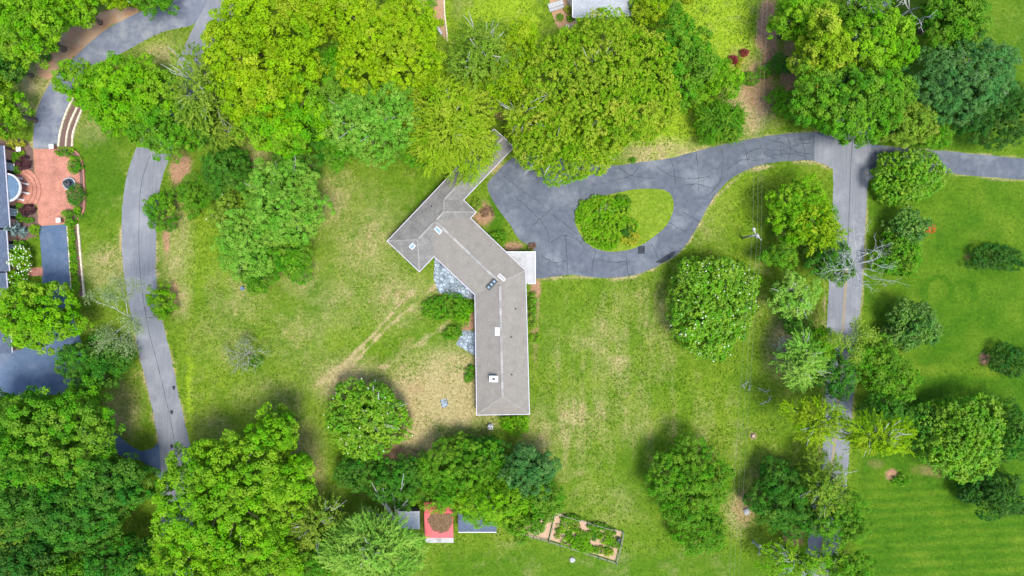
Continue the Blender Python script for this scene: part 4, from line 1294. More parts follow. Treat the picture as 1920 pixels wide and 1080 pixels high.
def tree(px, py, rx, ry, h, sty, col, label, cat='tree', name='tree', lobes=5, flat=.62, base=None, group=None, seed=None, bark_=None, twigs=0, extra=None, trunk_r=None, blossoms=0, cz=None, low=.12):
    """px, py, rx, ry: crown seen in the photograph; h: height of the tree in metres.  cz: height of the widest level"""
    seed = seed if seed is not None else int(px * 13 + py * 7)
    r = np.random.default_rng(seed & 0xffffffff)
    zc = cz if cz is not None else h * .60
    f = S * (1 - zc / H)
    a, b = rx * f, ry * f
    c = P(px, py, zc)
    loc = Vector((c.x, c.y, 0)) if base is None else P(*base)
    off = np.array([c.x - loc.x, c.y - loc.y, 0])
    rz = (h - zc) * .98
    rz_low = min(rz, zc * (1 - low))
    t = thing(name, label, cat, loc, group=group)
    R = np.array([a, b, rz])
    blobs = []
    if lobes == 0:
        blobs.append((off[0], off[1], zc, a * .97, b * .97, rz))
    else:
        blobs.append((off[0], off[1], zc, a * .68, b * .68, rz * .92))
        a0 = r.uniform(0, 6.28)
        for k in range(lobes):
            an = a0 + 6.283 * k / lobes + r.uniform(-.3, .3)
            q = r.uniform(.42, .66)
            s = (1 - q) * r.uniform(.9, 1.25)
            blobs.append((off[0] + math.cos(an) * a * q, off[1] + math.sin(an) * b * q, zc + r.uniform(-.32, .36) * rz, a * s, b * s, rz * r.uniform(.5, .68)))
    for e in (extra or []):
        ce = P(e[0], e[1], e[4] if len(e) > 4 else zc)
        blobs.append((ce.x - loc.x, ce.y - loc.y, ce.z, e[2] * f, e[3] * f, min(e[2], e[3]) * f * .8))
    V, T, C, Hh = crown_leaves(blobs, STY[sty], r)
    ok = V[:, :, 2].min(1) > .03
    leaf_object('crown' if cat == 'tree' else 'foliage', V[ok], T[ok], LEAF[col], t, Hh[ok])
    bk = bark_ or bark
    tr = trunk_r or max(.05, .028 * h)
    top = max(.5, zc)
    o2 = Vector((off[0], off[1], 0))
    MB().tube([(0, 0, -.05), (0, 0, .25), (o2.x * .35 + r.normal(0, .05), o2.y * .35 + r.normal(0, .05), top * .5), (o2.x, o2.y, top)], [tr * 1.5, tr, tr * .8, tr * .45], 8).build('trunk' if cat == 'tree' else 'stem', bk, t, True)
    if cat == 'tree':
        k = min(len(C), 9)
        tg = C[r.choice(len(C), k, replace=False)] * np.array([.93, .93, .97])
        tg[:, :2] = off[:2] + (tg[:, :2] - off[:2])
        mb = MB()
        for q in tg:
            q = Vector(q)
            s = Vector((0, 0, top)).lerp(Vector((0, 0, top * .5)), r.random())
            s.x, s.y = o2.x * s.z / top, o2.y * s.z / top
            mid = s.lerp(q, .5) + Vector((r.normal(0, .3), r.normal(0, .3), .5))
            mb.tube([s, mid, q], [tr * .5, tr * .3, tr * .10], 5)
        mb.build('limbs', bk, t, True)
    if twigs:
        mb = MB()
        sel = C[C[:, 2] > np.median(C[:, 2])]
        for q in sel[r.choice(len(sel), min(twigs, len(sel)), replace=False)]:
            q = Vector(q)
            out = Vector((q.x - off[0], q.y - off[1], max(.3, q.z - zc))).normalized()
            s = q - out * 1.6
            for _ in range(3):
                e = q + out * r.uniform(.3, .9) + Vector(r.normal(0, .7, 3))
                mb.tube([s, s.lerp(e, .5) + Vector(r.normal(0, .15, 3)), e], [.06, .045, .02], 4)
        mb.build('bare_twigs', bark_dead, t, True)['kind'] = 'stuff'
    if blossoms:
        sel = C[C[:, 2] > zc - .1 * rz]
        q = sel[r.choice(len(sel), min(blossoms, len(sel)), replace=False)]
        q = q + unit(q - np.array([off[0], off[1], zc])) * .45
        m = len(q)
        idx = np.repeat(np.arange(m), 5)
        nn = unit(np.array([0, 0, 1]) + r.normal(0, .5, (m * 5, 3)))
        t0_ = r.normal(0, 1, nn.shape)
        tan = unit(t0_ - nn * (t0_ * nn).sum(1, keepdims=True))
        VV = leaves_from(q[idx] + tan * .08, nn, tan, np.full(m * 5, .20), np.full(m * 5, .14))
        leaf_object('blossom', VV, r.random(m * 5), LEAF['white'], t)['kind'] = 'stuff'
    return t

def shrub(px, py, rx, ry, h, col, label, sty='shrub', group=None, lobes=0, name='shrub', **k):
    return tree(px, py, rx, ry, h, sty, col, label, cat='shrub', name=name, lobes=lobes, group=group, cz=k.pop('cz', h * .5), trunk_r=.05, low=0, **k)

def conifer(base, h, rpx, col, label, z0=.12, tiers=None, name='conifer_tree', droop=.10, sparse=1.0, leaf=(.34, .11), bark_=None, group=None, top_frac=.06, lean=(0, 0), blend=1.0):
    """upright tree with whorls of straight boughs; base: pixel where the trunk stands"""
    r = np.random.default_rng(int(base[0] * 11 + base[1] * 5))
    loc = P(*base)
    t = thing(name, label, 'tree', loc, group=group)
    R = rpx * S * .93
    tiers = tiers or max(6, int(h * 1.5))
    V, T = [], []
    mb = MB()
    ln = np.array([lean[0], lean[1], 0.0])
    for i in range(tiers):
        f = (i + .5) / tiers
        z = h * (z0 + (1 - z0) * f)
        rad = R * ((1 - f) ** .75 * (1 - top_frac) + top_frac) * (1 if f > .12 else .85)
        nb = max(4, int((4 + 8 * (1 - f)) * sparse * min(1.6, .55 + R / 5)))
        for k in range(nb):
            an = r.uniform(0, 6.283)
            L = rad * r.uniform(.65, 1.12)
            d = np.array([math.cos(an), math.sin(an), r.uniform(-.05, .22)])
            s0 = np.array([0, 0, z + r.uniform(-.3, .3)]) + ln * (z / h)
            m = int((26 + 26 * L) * blend)
            s = r.random(m) ** .75
            w = (1.02 - s) * L * .22 + .10
            sd = np.array([-d[1], d[0], 0])
            side = r.uniform(-1, 1, m)
            pos = s0 + d * (s * L)[:, None] + sd * (side * w)[:, None] + np.array([0, 0, 1.0]) * (-(s ** 2) * L * droop - np.abs(side) * w * .15 + r.normal(0, .05, m))[:, None]
            tan = unit(d + sd * (side * .9)[:, None] + r.normal(0, .25, (m, 3)))
            nn = r.normal(0, .42, (m, 3)) + np.array([0, 0, 1.0])
            nn = unit(nn - tan * (nn * tan).sum(1, keepdims=True))
            ls = r.uniform(.7, 1.35, m)
            V.append(leaves_from(pos, nn, tan, leaf[0] * ls, leaf[1] * ls))
            T.append(np.clip(r.normal(.5, .15) + r.normal(0, .14, m) + .12 * (s - .5), 0, 1))
            e = s0 + d * L * .92 + np.array([0, 0, -L * droop * .8])
            mb.tube([Vector(s0), Vector(s0 + d * L * .5 + np.array([0, 0, -L * droop * .2])), Vector(e)], [.05 + .008 * L, .035, .012], 4)
    V, T = np.concatenate(V), np.concatenate(T)
    ok = V[:, :, 2].min(1) > .03
    leaf_object('crown', V[ok], T[ok], LEAF[col], t)
    bk = bark_ or bark
    MB().tube([(0, 0, -.05), (0, 0, .3), tuple(ln * .5 + np.array([0, 0, h * .5])), tuple(ln + np.array([0, 0, h * .97]))], [.03 * h * .9, .022 * h, .014 * h, .02], 8).build('trunk', bk, t, True)
    mb.build('boughs', bk, t, True)
    return t

def bare_tree(base, h, label, spread=.8, levels=4, name='bare_tree', lean=(0, 0), r0=.22, seed=1, mat=None, foliage=None, fork=.45, nb=4, group=None):
    """leafless tree: forking limbs down to thin twigs"""
    r = np.random.default_rng(seed)
    t = thing(name, label, 'tree', P(*base), group=group)
    mat = mat or bark_dead
    f0 = Vector((lean[0] * fork, lean[1] * fork, h * fork))
    MB().tube([(0, 0, -.05), (0, 0, .3), f0 * .5 + Vector((.1, .05, 0)), f0], [r0 * 1.4, r0, r0 * .85, r0 * .7], 8).build('trunk', mat, t, True)
    tips = []
    def grow(p, d, L, rad, lv, mb):
        q1 = p + d * L * .5 + Vector(r.normal(0, L * .05, 3))
        q = p + d * L + Vector(r.normal(0, L * .09, 3))
        mb.tube([p, q1, q], [rad, rad * .85, rad * .66], 5 if lv < 2 else 4)
        if lv >= levels:
            tips.append(q)
            return
        for k in range(3 if lv < 3 else 2):
            nd = (d + Vector(r.normal(0, .55, 3)) * spread + Vector((0, 0, .06))).normalized()
            s = p.lerp(q, 1.0 if k == 0 else r.uniform(.45, .95))
            grow(s, nd, L * r.uniform(.55, .8), rad * .66, lv + 1, mb)
    for k in range(nb):
        an = 6.283 * k / nb + r.uniform(-.5, .5)
        d = Vector((math.cos(an) * spread, math.sin(an) * spread, .75)) + Vector((lean[0], lean[1], 0)) / h
        mb = MB()
        grow(f0, d.normalized(), h * (1 - fork) * .48, r0 * .55, 1, mb)
        mb.build('limb', mat, t, True)
    if foliage:
        col, cnt, sz = foliage
        q = np.array([tuple(v) for v in tips])
        idx = r.integers(0, len(q), cnt)
        pos = q[idx] + r.normal(0, sz, (cnt, 3))
        nn = unit(r.normal(0, .5, (cnt, 3)) + np.array([0, 0, 1.0]))
        t0_ = r.normal(0, 1, nn.shape)
        tan = unit(t0_ - nn * (t0_ * nn).sum(1, keepdims=True))
        ls = r.uniform(.7, 1.3, cnt)
        leaf_object('crown', leaves_from(pos, nn, tan, .26 * ls, .13 * ls), r.random(cnt), LEAF[col], t)
    return t

# ---- trees of the upper left
tree(50, 55, 66, 60, 15, 'big', 'bright', 'large bright green tree filling the top left corner', lobes=6)
tree(138, 10, 52, 34, 12, 'broad', 'bright', 'bright green tree at the top edge above the tan mulch bed')
tree(225, -16, 48, 32, 9, 'fine', 'lime', 'pale green tree at the top edge right above the mulch bed', twigs=4)
tree(292, 2, 36, 28, 8, 'fine', 'green', 'mid green tree hanging over the estate driveway at the top edge')
tree(8, 205, 26, 56, 12, 'broad', 'bright', 'narrow bright green tree on the left edge below the corner tree')
tree(6, 118, 38, 40, 11, 'broad', 'deep', 'dark green tree on the left edge behind the corner tree')
tree(245, 180, 90, 68, 14, 'broad', 'bright', 'broad bright tree between the estate driveway and the lane', lobes=7, extra=[(142, 148, 34, 38, 7)])
tree(308, 245, 58, 46, 12, 'broad', 'green', 'rounded green tree overhanging the upper end of the left lane')
tree(392, 170, 58, 105, 15, 'loose', 'olive', 'loose olive tree with bare grey twigs right of the upper lane', twigs=14, bark_=bark_pale)
tree(500, 100, 105, 125, 19, 'big', 'lime', 'tall lime green tree at the top, left of the round dome crown', lobes=7)
tree(540, 222, 80, 72, 15, 'big', 'bright', 'bright green tree below the tall lime green tree', lobes=6)
tree(605, 12, 62, 40, 15, 'broad', 'lime', 'lime green tree on the top edge between the two largest lime crowns')
tree(685, -2, 52, 26, 9, 'fine', 'olive', 'small olive tree on the top edge above the round dome crown')
tree(724, 92, 112, 92, 17, 'puff', 'lime', 'round dome-shaped lime green crown in the upper middle', lobes=4, flat=.5)
tree(705, 228, 84, 72, 14, 'fine', 'pale', 'blue-green fine leaved tree below the round dome crown', lobes=6, twigs=4)
tree(640, 275, 46, 44, 10, 'fine', 'green', 'mid green rounded tree left of the blue-green fine leaved tree', lobes=4)
tree(850, 240, 88, 96, 15, 'spray', 'gold', 'yellow-green feathery tree hanging over the north wing of the house', lobes=6, twigs=5)
tree(905, 105, 78, 66, 15, 'loose', 'olive', 'sparse olive tree with pale bare branches at the edge of the bright lawn', twigs=10, bark_=bark_pale)
tree(975, 85, 36, 44, 11, 'fine', 'lime', 'small lime green tree between the sparse olive tree and the bright lawn', lobes=3)
tree(955, 162, 48, 46, 12, 'loose', 'lime', 'lime yellow tree left of the huge bronze-tinted tree')
tree(1120, 160, 136, 138, 17, 'rosefine', 'bronze', 'huge bronze-tinted broad tree beside the top house', lobes=8, twigs=4)
tree(1062, 262, 98, 78, 14, 'rosefine', 'bronze', 'bronze-tinted tree hanging over the loop driveway', lobes=6, twigs=8, seed=31)
tree(985, 225, 46, 42, 13, 'loose', 'gold', 'yellow crown with bare twigs between the house and the bronze trees', twigs=7)
tree(1270, 112, 70, 74, 13, 'broad', 'green', 'green rounded tree right of the huge bronze-tinted tree', lobes=6)
tree(1348, 148, 36, 38, 8, 'fine', 'bright', 'small bright tree at the right end of the upper tree group')
tree(1298, 172, 42, 26, 6, 'fine', 'bright', 'low bright shrub-like tree below the green rounded tree')
tree(1218, 14, 38, 34, 8, 'fine', 'lime', 'lime green tree next to the top house roof')
shrub(1262, 20, 19, 16, 2.2, 'green', 'clipped round green shrub right of the top house', sty='hedge')
shrub(1256, -4, 14, 9, 1.6, 'green', 'small clipped shrub on the top edge above the round one', sty='hedge')
shrub(1290, -2, 9, 7, 1.2, 'yellow', 'small yellow shrub on the top edge right of the clipped shrubs', sty='hedge')
tree(1355, 229, 47, 41, 6.5, 'spray', 'green', 'dark green bush with upright leaves above the driveway entrance', lobes=5, cz=2.6, seed=12)
tree(635, 150, 42, 66, 12, 'broad', 'green', 'shaded green tree squeezed between the lime tree and the round dome crown', lobes=4)
tree(560, 310, 46, 34, 9, 'fine', 'deep', 'dark green tree between the bright crowns and the large blue-green tree', lobes=4)
tree(610, 262, 30, 36, 9, 'fine', 'deep', 'dark green tree in the shade below the bright crowns', lobes=3)
tree(355, 240, 46, 36, 9, 'fine', 'deep', 'dark green tree at the right edge of the lane under the olive tree', lobes=4)
tree(785, 275, 36, 40, 9, 'fine', 'green', 'green tree between the blue-green tree and the feathery yellow tree', lobes=3)
tree(445, 250, 48, 30, 9, 'loose', 'olive', 'low olive tree below the tall lime green tree', lobes=3, twigs=5)
# ---- upper right
tree(1500, 34, 56, 46, 13, 'broad', 'bright', 'bright green tree on the top edge left of the right-hand road')
tree(1540, 95, 46, 60, 16, 'broad', 'gold', 'yellow-green tree top standing out left of the right-hand road', lobes=4)
tree(1640, 78, 70, 60, 15, 'broad', 'bright', 'bright green tree leaning over the top of the right-hand road', lobes=6)
tree(1598, 188, 112, 78, 14, 'broad', 'green', 'broad green tree overhanging the road junction', lobes=8)
tree(1700, 232, 48, 40, 11, 'fine', 'olive', 'olive tinted tree above the side driveway junction')
tree(1785, 22, 58, 82, 14, 'broad', 'green', 'green tree on the top edge beside the far right lawn')
tree(1808, 152, 96, 76, 14, 'fine', 'teal', 'large blue-green soft crowned tree in the upper right', lobes=7, twigs=5)
tree(1872, 212, 72, 62, 11, 'fine', 'dark', 'dark green tree below the blue-green tree near the right edge', lobes=5)
tree(1740, 250, 40, 28, 8, 'fine', 'green', 'small green tree just above the side driveway')
shrub(1470, 192, 30, 24, 4, 'green', 'green shrub at the bare soil left of the junction tree', sty='fine', lobes=3)
shrub(1462, 122, 26, 20, 3, 'deep', 'dark low shrub on the bare soil strip near the top', sty='shrub', lobes=3)
tree(1612, 14, 50, 40, 14, 'loose', 'green', 'loose green tree over the road at the top edge', lobes=5)
bare_tree((1668, 45), 13, 'bare pale branched tree among the crowns at the top of the right-hand road', spread=.9, seed=21, r0=.18, mat=bark_dead, levels=3)
# ---- right-hand road and lawns
tree(1698, 332, 65, 47, 6.5, 'rosette', 'gloss', 'rounded glossy bush below the side driveway', lobes=6, cz=2.8)
tree(1703, 430, 42, 37, 6, 'rosette', 'glossd', 'rounded dark tree with a rust coloured dead branch', lobes=4, cz=2.8)
tree(1682, 478, 46, 38, 6, 'rosefine', 'green', 'green tree right of the bare grey tree over the road', lobes=4, cz=2.8)
shrub(1740, 429, 12, 7, 4.6, 'rust', 'rust coloured dead branch on the rounded dark tree', sty='shrub', cz=4.2, name='dead_branch')
tree(1556, 488, 42, 46, 9, 'fine', 'deep', 'dark green tree left of the bare grey tree over the road', lobes=4)
bare_tree((1528, 502), 15, 'bare silvery tree spreading over the right-hand road', spread=1.15, seed=5, r0=.10, lean=(3.0, .2), nb=8, fork=.60, levels=5)
tree(1498, 400, 58, 66, 10, 'fine', 'bright', 'rounded bright tree left of the right-hand road below the junction', lobes=6)
tree(1530, 425, 46, 52, 12, 'loose', 'lime', 'feathery lime cedar at the right side of the rounded bright tree', lobes=5, seed=8)
tree(1462, 480, 36, 30, 7, 'fine', 'green', 'green undergrowth tree below the rounded bright tree', lobes=3)
tree(1490, 552, 40, 42, 9, 'fine', 'mint', 'pale green tree with bare white boughs left of the road', lobes=4, twigs=9)
tree(1490, 606, 28, 26, 5, 'fine', 'deep', 'dark little tree below the pale tree with bare white boughs', lobes=3)
tree(1700, 612, 45, 45, 7, 'rosette', 'glossd', 'rounded dark glossy tree alone on the right lawn', lobes=5, cz=3)
bare_tree((1535, 628), 13, 'thin tree with a long bare trunk crossing the road', spread=.7, seed=9, r0=.12, foliage=('olive', 3000, .45), fork=.66, mat=bark_pale, levels=3)
tree(1640, 672, 44, 38, 8, 'fine', 'green', 'green tree on the right verge below the lone glossy tree', lobes=4)
tree(1678, 712, 50, 40, 7, 'rosefine', 'green', 'bushy green tree on the lawn side of the right verge', lobes=4)
tree(1660, 772, 46, 36, 7, 'rosefine', 'deep', 'dark bushy tree on the right verge above the lime pine', lobes=4)
tree(1566, 704, 36, 42, 8, 'fine', 'deep', 'dark green tree at the left edge of the lower road', lobes=4)
tree(1504, 678, 46, 50, 10, 'spray', 'mint', 'pale green pine with dead boughs left of the lower road', lobes=5, twigs=6, seed=17)
bare_tree((1466, 660), 6, 'broken grey dead tree beside the pale pine', spread=1.1, seed=14, r0=.22, levels=3, fork=.35)
tree(1545, 640, 22, 28, 8, 'fine', 'bright', 'small bright tree above the pale pine on the road edge', lobes=3)
tree(1532, 790, 48, 38, 15, 'spray', 'lime', 'lime green pine crown hanging over the lower road', lobes=5, base=(1475, 760), cz=12, trunk_r=.2, twigs=6)
tree(1645, 818, 64, 34, 17, 'spray', 'lime', 'lime green pine crown stretched to the right of the lower road', lobes=6, base=(1562, 778), cz=13.5, trunk_r=.22, twigs=10)
tree(1800, 820, 84, 76, 10, 'rosette', 'gloss', 'large glossy green tree on the lower right lawn', lobes=7, cz=5)
tree(1895, 812, 50, 56, 9, 'rosefine', 'deep', 'dark tree at the right edge beside the large glossy tree', lobes=5)
tree(1856, 922, 62, 46, 7, 'rosefine', 'dark', 'low dark tree below the large glossy tree', lobes=5, cz=3)
tree(1720, 800, 40, 40, 7, 'rosefine', 'deep', 'dark green tree between the lime pine and the large glossy tree', lobes=4)
shrub(1868, 484, 52, 25, 3.2, 'dark', 'dark oval bush on the upper right lawn', sty='rosefine', lobes=4)
shrub(1893, 678, 42, 27, 3.2, 'dark', 'dark oval bush beside a ring of bare soil on the right lawn', sty='rosefine', lobes=4)
shrub(1688, 902, 16, 10, .9, 'green', 'low green plant at the end of the shaded mulch below the glossy tree')
tree(1335, 572, 84, 92, 9, 'rosette', 'gloss', 'big round magnolia with white flowers on the right lawn', lobes=8, cz=3.8, blossoms=130)
tree(1285, 905, 74, 80, 9, 'fine', 'green', 'rounded green tree on the lower lawn left of the power line', lobes=7, cz=4, extra=[(1310, 990, 48, 42, 3)])
tree(1462, 925, 54, 62, 9, 'fine', 'deep', 'dark green tree left of the lowest stretch of road', lobes=5, cz=4.5)
tree(1545, 905, 46, 60, 10, 'loose', 'olive', 'olive brown tree over the lowest stretch of road', lobes=5, twigs=5)
tree(1575, 970, 56, 52, 9, 'fine', 'green', 'green tree right of the lowest stretch of road', lobes=5)
tree(1500, 1052, 78, 40, 9, 'loose', 'bright', 'loose bright green tree on the bottom edge over the road', lobes=5, twigs=8)
tree(1590, 1062, 50, 36, 8, 'fine', 'green', 'green tree on the bottom edge right of the road', lobes=4)
tree(1490, 975, 60, 30, 7, 'fine', 'deep', 'dark low tree below the dark tree beside the road', lobes=4)
bare_tree((1412, 1015), 6, 'whitish dead trunk on the bottom lawn beside the power line', spread=.5, seed=33, r0=.2, levels=2, fork=.5, nb=3)
bare_tree((1438, 1030), 5, 'second whitish dead trunk nearer the loose bright tree', spread=.5, seed=34, r0=.18, levels=2, fork=.5, nb=2)
# ---- lower middle
tree(690, 783, 74, 76, 8, 'rosette', 'gloss', 'round magnolia with white flowers left of the dry grass', lobes=7, cz=3.6, blossoms=40, twigs=6)
tree(672, 888, 46, 36, 6, 'fine', 'deep', 'dark green tree below the left magnolia', lobes=4, cz=3)
tree(755, 900, 62, 48, 8, 'fine', 'deep', 'dark green tree above the dead branches', lobes=5, cz=4)
tree(862, 882, 84, 58, 10, 'fine', 'green', 'wide green tree above the red roofed shed', lobes=7, cz=5, extra=[(822, 938, 40, 24, 4.5)])
tree(930, 928, 88, 56, 11, 'fine', 'bright', 'bright green tree above the dark roofed shed', lobes=7, cz=5.5)
tree(995, 878, 50, 46, 10, 'fine', 'teal', 'blue-green tree at the right end of the lower grove', lobes=4, cz=5)
tree(1012, 925, 46, 52, 9, 'fine', 'green', 'green tree above the small garden plot', lobes=4, cz=4.5)
tree(980, 975, 38, 32, 7, 'fine', 'green', 'small green tree right of the dark roofed shed', lobes=3, cz=3.5)
tree(905, 850, 50, 30, 7, 'fine', 'deep', 'dark green tree top at the upper rim of the lower grove', lobes=4, cz=3.5)
tree(702, 1030, 92, 66, 15, 'spray', 'mint', 'large pale green pine at the bottom edge beside the sheds', lobes=8, twigs=6, base=(735, 985))
tree(590, 985, 62, 60, 9, 'loose', 'olive', 'loose olive tree left of the large pale pine', lobes=5, twigs=9)
tree(600, 1050, 60, 40, 9, 'fine', 'green', 'green tree on the bottom edge left of the large pale pine', lobes=4)
# ---- lower left
tree(430, 930, 118, 112, 17, 'big', 'bright', 'broad bright green tree below the end of the left lane', lobes=8)
tree(520, 808, 46, 40, 14, 'broad', 'bright', 'bright crown reaching onto the lawn left of the magnolia', lobes=4)
tree(548, 895, 46, 52, 14, 'broad', 'bright', 'bright rounded crown left of the brown shaded lawn', lobes=4)
tree(360, 1050, 90, 60, 15, 'big', 'bright', 'bright green tree on the bottom edge right of the dark woods', lobes=6)
tree(480, 1060, 80, 50, 14, 'broad', 'bright', 'bright green tree on the bottom edge in the lower left', lobes=6)
tree(110, 812, 108, 84, 17, 'big', 'green', 'large mid green tree below the dark blue parking court', lobes=8)
tree(225, 905, 62, 56, 14, 'broad', 'deep', 'green tree left of the lane end', lobes=5)
tree(40, 930, 72, 66, 14, 'broad', 'deep', 'dark green tree on the left edge in the lower woods', lobes=5)
tree(150, 960, 86, 66, 15, 'broad', 'deep', 'wide green tree in the middle of the lower left woods', lobes=6)
tree(60, 1040, 80, 56, 13, 'broad', 'dark', 'darkest green tree in the bottom left corner', lobes=5)
tree(225, 1050, 66, 44, 13, 'broad', 'deep', 'dark green tree on the bottom edge left of the bright ones', lobes=5)
tree(130, 1075, 60, 40, 13, 'broad', 'green', 'green tree on the bottom edge between the dark woods trees', lobes=4)
tree(15, 800, 48, 60, 13, 'broad', 'green', 'green tree on the left edge beside the parking court', lobes=4)
tree(70, 592, 82, 58, 13, 'broad', 'bright', 'yellow-green spreading tree over the dark blue drive', lobes=7)
tree(180, 682, 60, 50, 9, 'fine', 'deep', 'dark green tree between the parking court and the lane', lobes=6, cz=4.5)
bare_tree((306, 594), 17, 'tall wispy tree whose trunk crosses the left lane', spread=.62, seed=44, r0=.13, foliage=('grey', 3600, .5), fork=.55, mat=bark_pale, levels=3, nb=5)
shrub(303, 568, 22, 32, 4.5, 'bright', 'bright green bush on the right edge of the left lane', sty='fine', lobes=3)
shrub(300, 391, 27, 38, 5, 'green', 'round green bush leaning over the left lane', sty='fine', lobes=4)
tree(530, 385, 78, 82, 13, 'fine', 'pale', 'large blue-green tree on the left lawn', lobes=7, twigs=5, cz=6.5)
tree(478, 455, 64, 62, 11, 'fine', 'pale', 'blue-green crown joined to the lower left of the large blue-green tree', lobes=5, cz=5.5)
tree(545, 480, 42, 50, 9, 'fine', 'green', 'green crown at the lower right of the large blue-green tree', lobes=4, cz=4.5)
tree(432, 322, 54, 46, 9, 'fine', 'deep', 'dark green tree behind the large blue-green tree', lobes=4, cz=4.5)
shrub(368, 366, 44, 34, 5, 'green', 'green bush between the lane bush and the large blue-green tree', sty='fine', lobes=4)
tree(440, 395, 40, 36, 8, 'fine', 'olive', 'flowering olive green tree at the left rim of the large blue-green tree', lobes=3, blossoms=20, cz=4)
tree(480, 515, 40, 36, 7, 'fine', 'green', 'green low crown at the foot of the large blue-green tree', lobes=3, cz=3.5)
bare_tree((470, 662), 5, 'small grey leafless tree on the left lawn', spread=1.2, seed=51, r0=.12, levels=4, fork=.25, mat=bark_pale, nb=6, foliage=('grey', 900, .25))
shrub(478, 678, 12, 9, 1.2, 'green', 'small green tuft under the grey leafless tree')

# ---- shrubs round the long house
shrub(840, 574, 46, 26, 2.2, 'green', 'wide green shrub below the flagstone patio', lobes=5)
shrub(868, 590, 22, 20, 2.0, 'bright', 'bright green shrub against the west wall of the house', lobes=2)
shrub(848, 624, 17, 17, 1.6, 'green', 'round green shrub between the two patios', lobes=2)
shrub(880, 700, 9, 18, 1.2, 'green', 'low green shrub at the west wall below the small patio', lobes=2)
shrub(931, 447, 20, 15, 1.6, 'green', 'green shrub at the house wall above the white porch roof', lobes=2)
shrub(893, 385, 12, 14, .8, 'olive', 'small olive shrub in the corner of the house by the driveway')
shrub(1000, 572, 11, 20, 1.6, 'green', 'green shrub at the east wall below the porch roof', lobes=2)
shrub(998, 605, 9, 14, 1.2, 'olive', 'small olive shrub at the east wall of the house', lobes=2)
shrub(1003, 632, 9, 8, .8, 'bright', 'low bright plant at the east wall of the house')
shrub(966, 796, 32, 18, 2.0, 'bright', 'bright green shrub below the south end of the house', lobes=3)
shrub(912, 398, 9, 9, .5, 'brown', 'small brown dried shrub in the bare patch beside the driveway')
shrub(998, 462, 8, 6, .7, 'brown', 'small rust brown shrub at the corner of the white porch roof')
# ground cover of the loop island
iv = shrub(1138, 418, 58, 48, 1.3, 'bright', 'thick green ground cover on the left of the loop island', lobes=6, name='ground_cover', cz=.5)
shrub(1100, 400, 20, 24, 1.0, 'bright', 'green mound at the left tip of the loop island', cz=.4)
shrub(1165, 380, 18, 13, 1.0, 'green', 'small green shrub at the upper edge of the loop island', cz=.5)
shrub(1182, 445, 16, 14, 1.4, 'yellow', 'yellow-green shrub at the lower edge of the loop island', cz=.6)
shrub(1176, 436, 12, 8, 1.6, 'dark', 'dark shrub in the middle of the loop island', cz=.7)
bare_tree((1133, 397), 2.2, 'small bare grey shrub on the loop island', spread=1.1, seed=61, r0=.06, levels=3, fork=.25, nb=4)
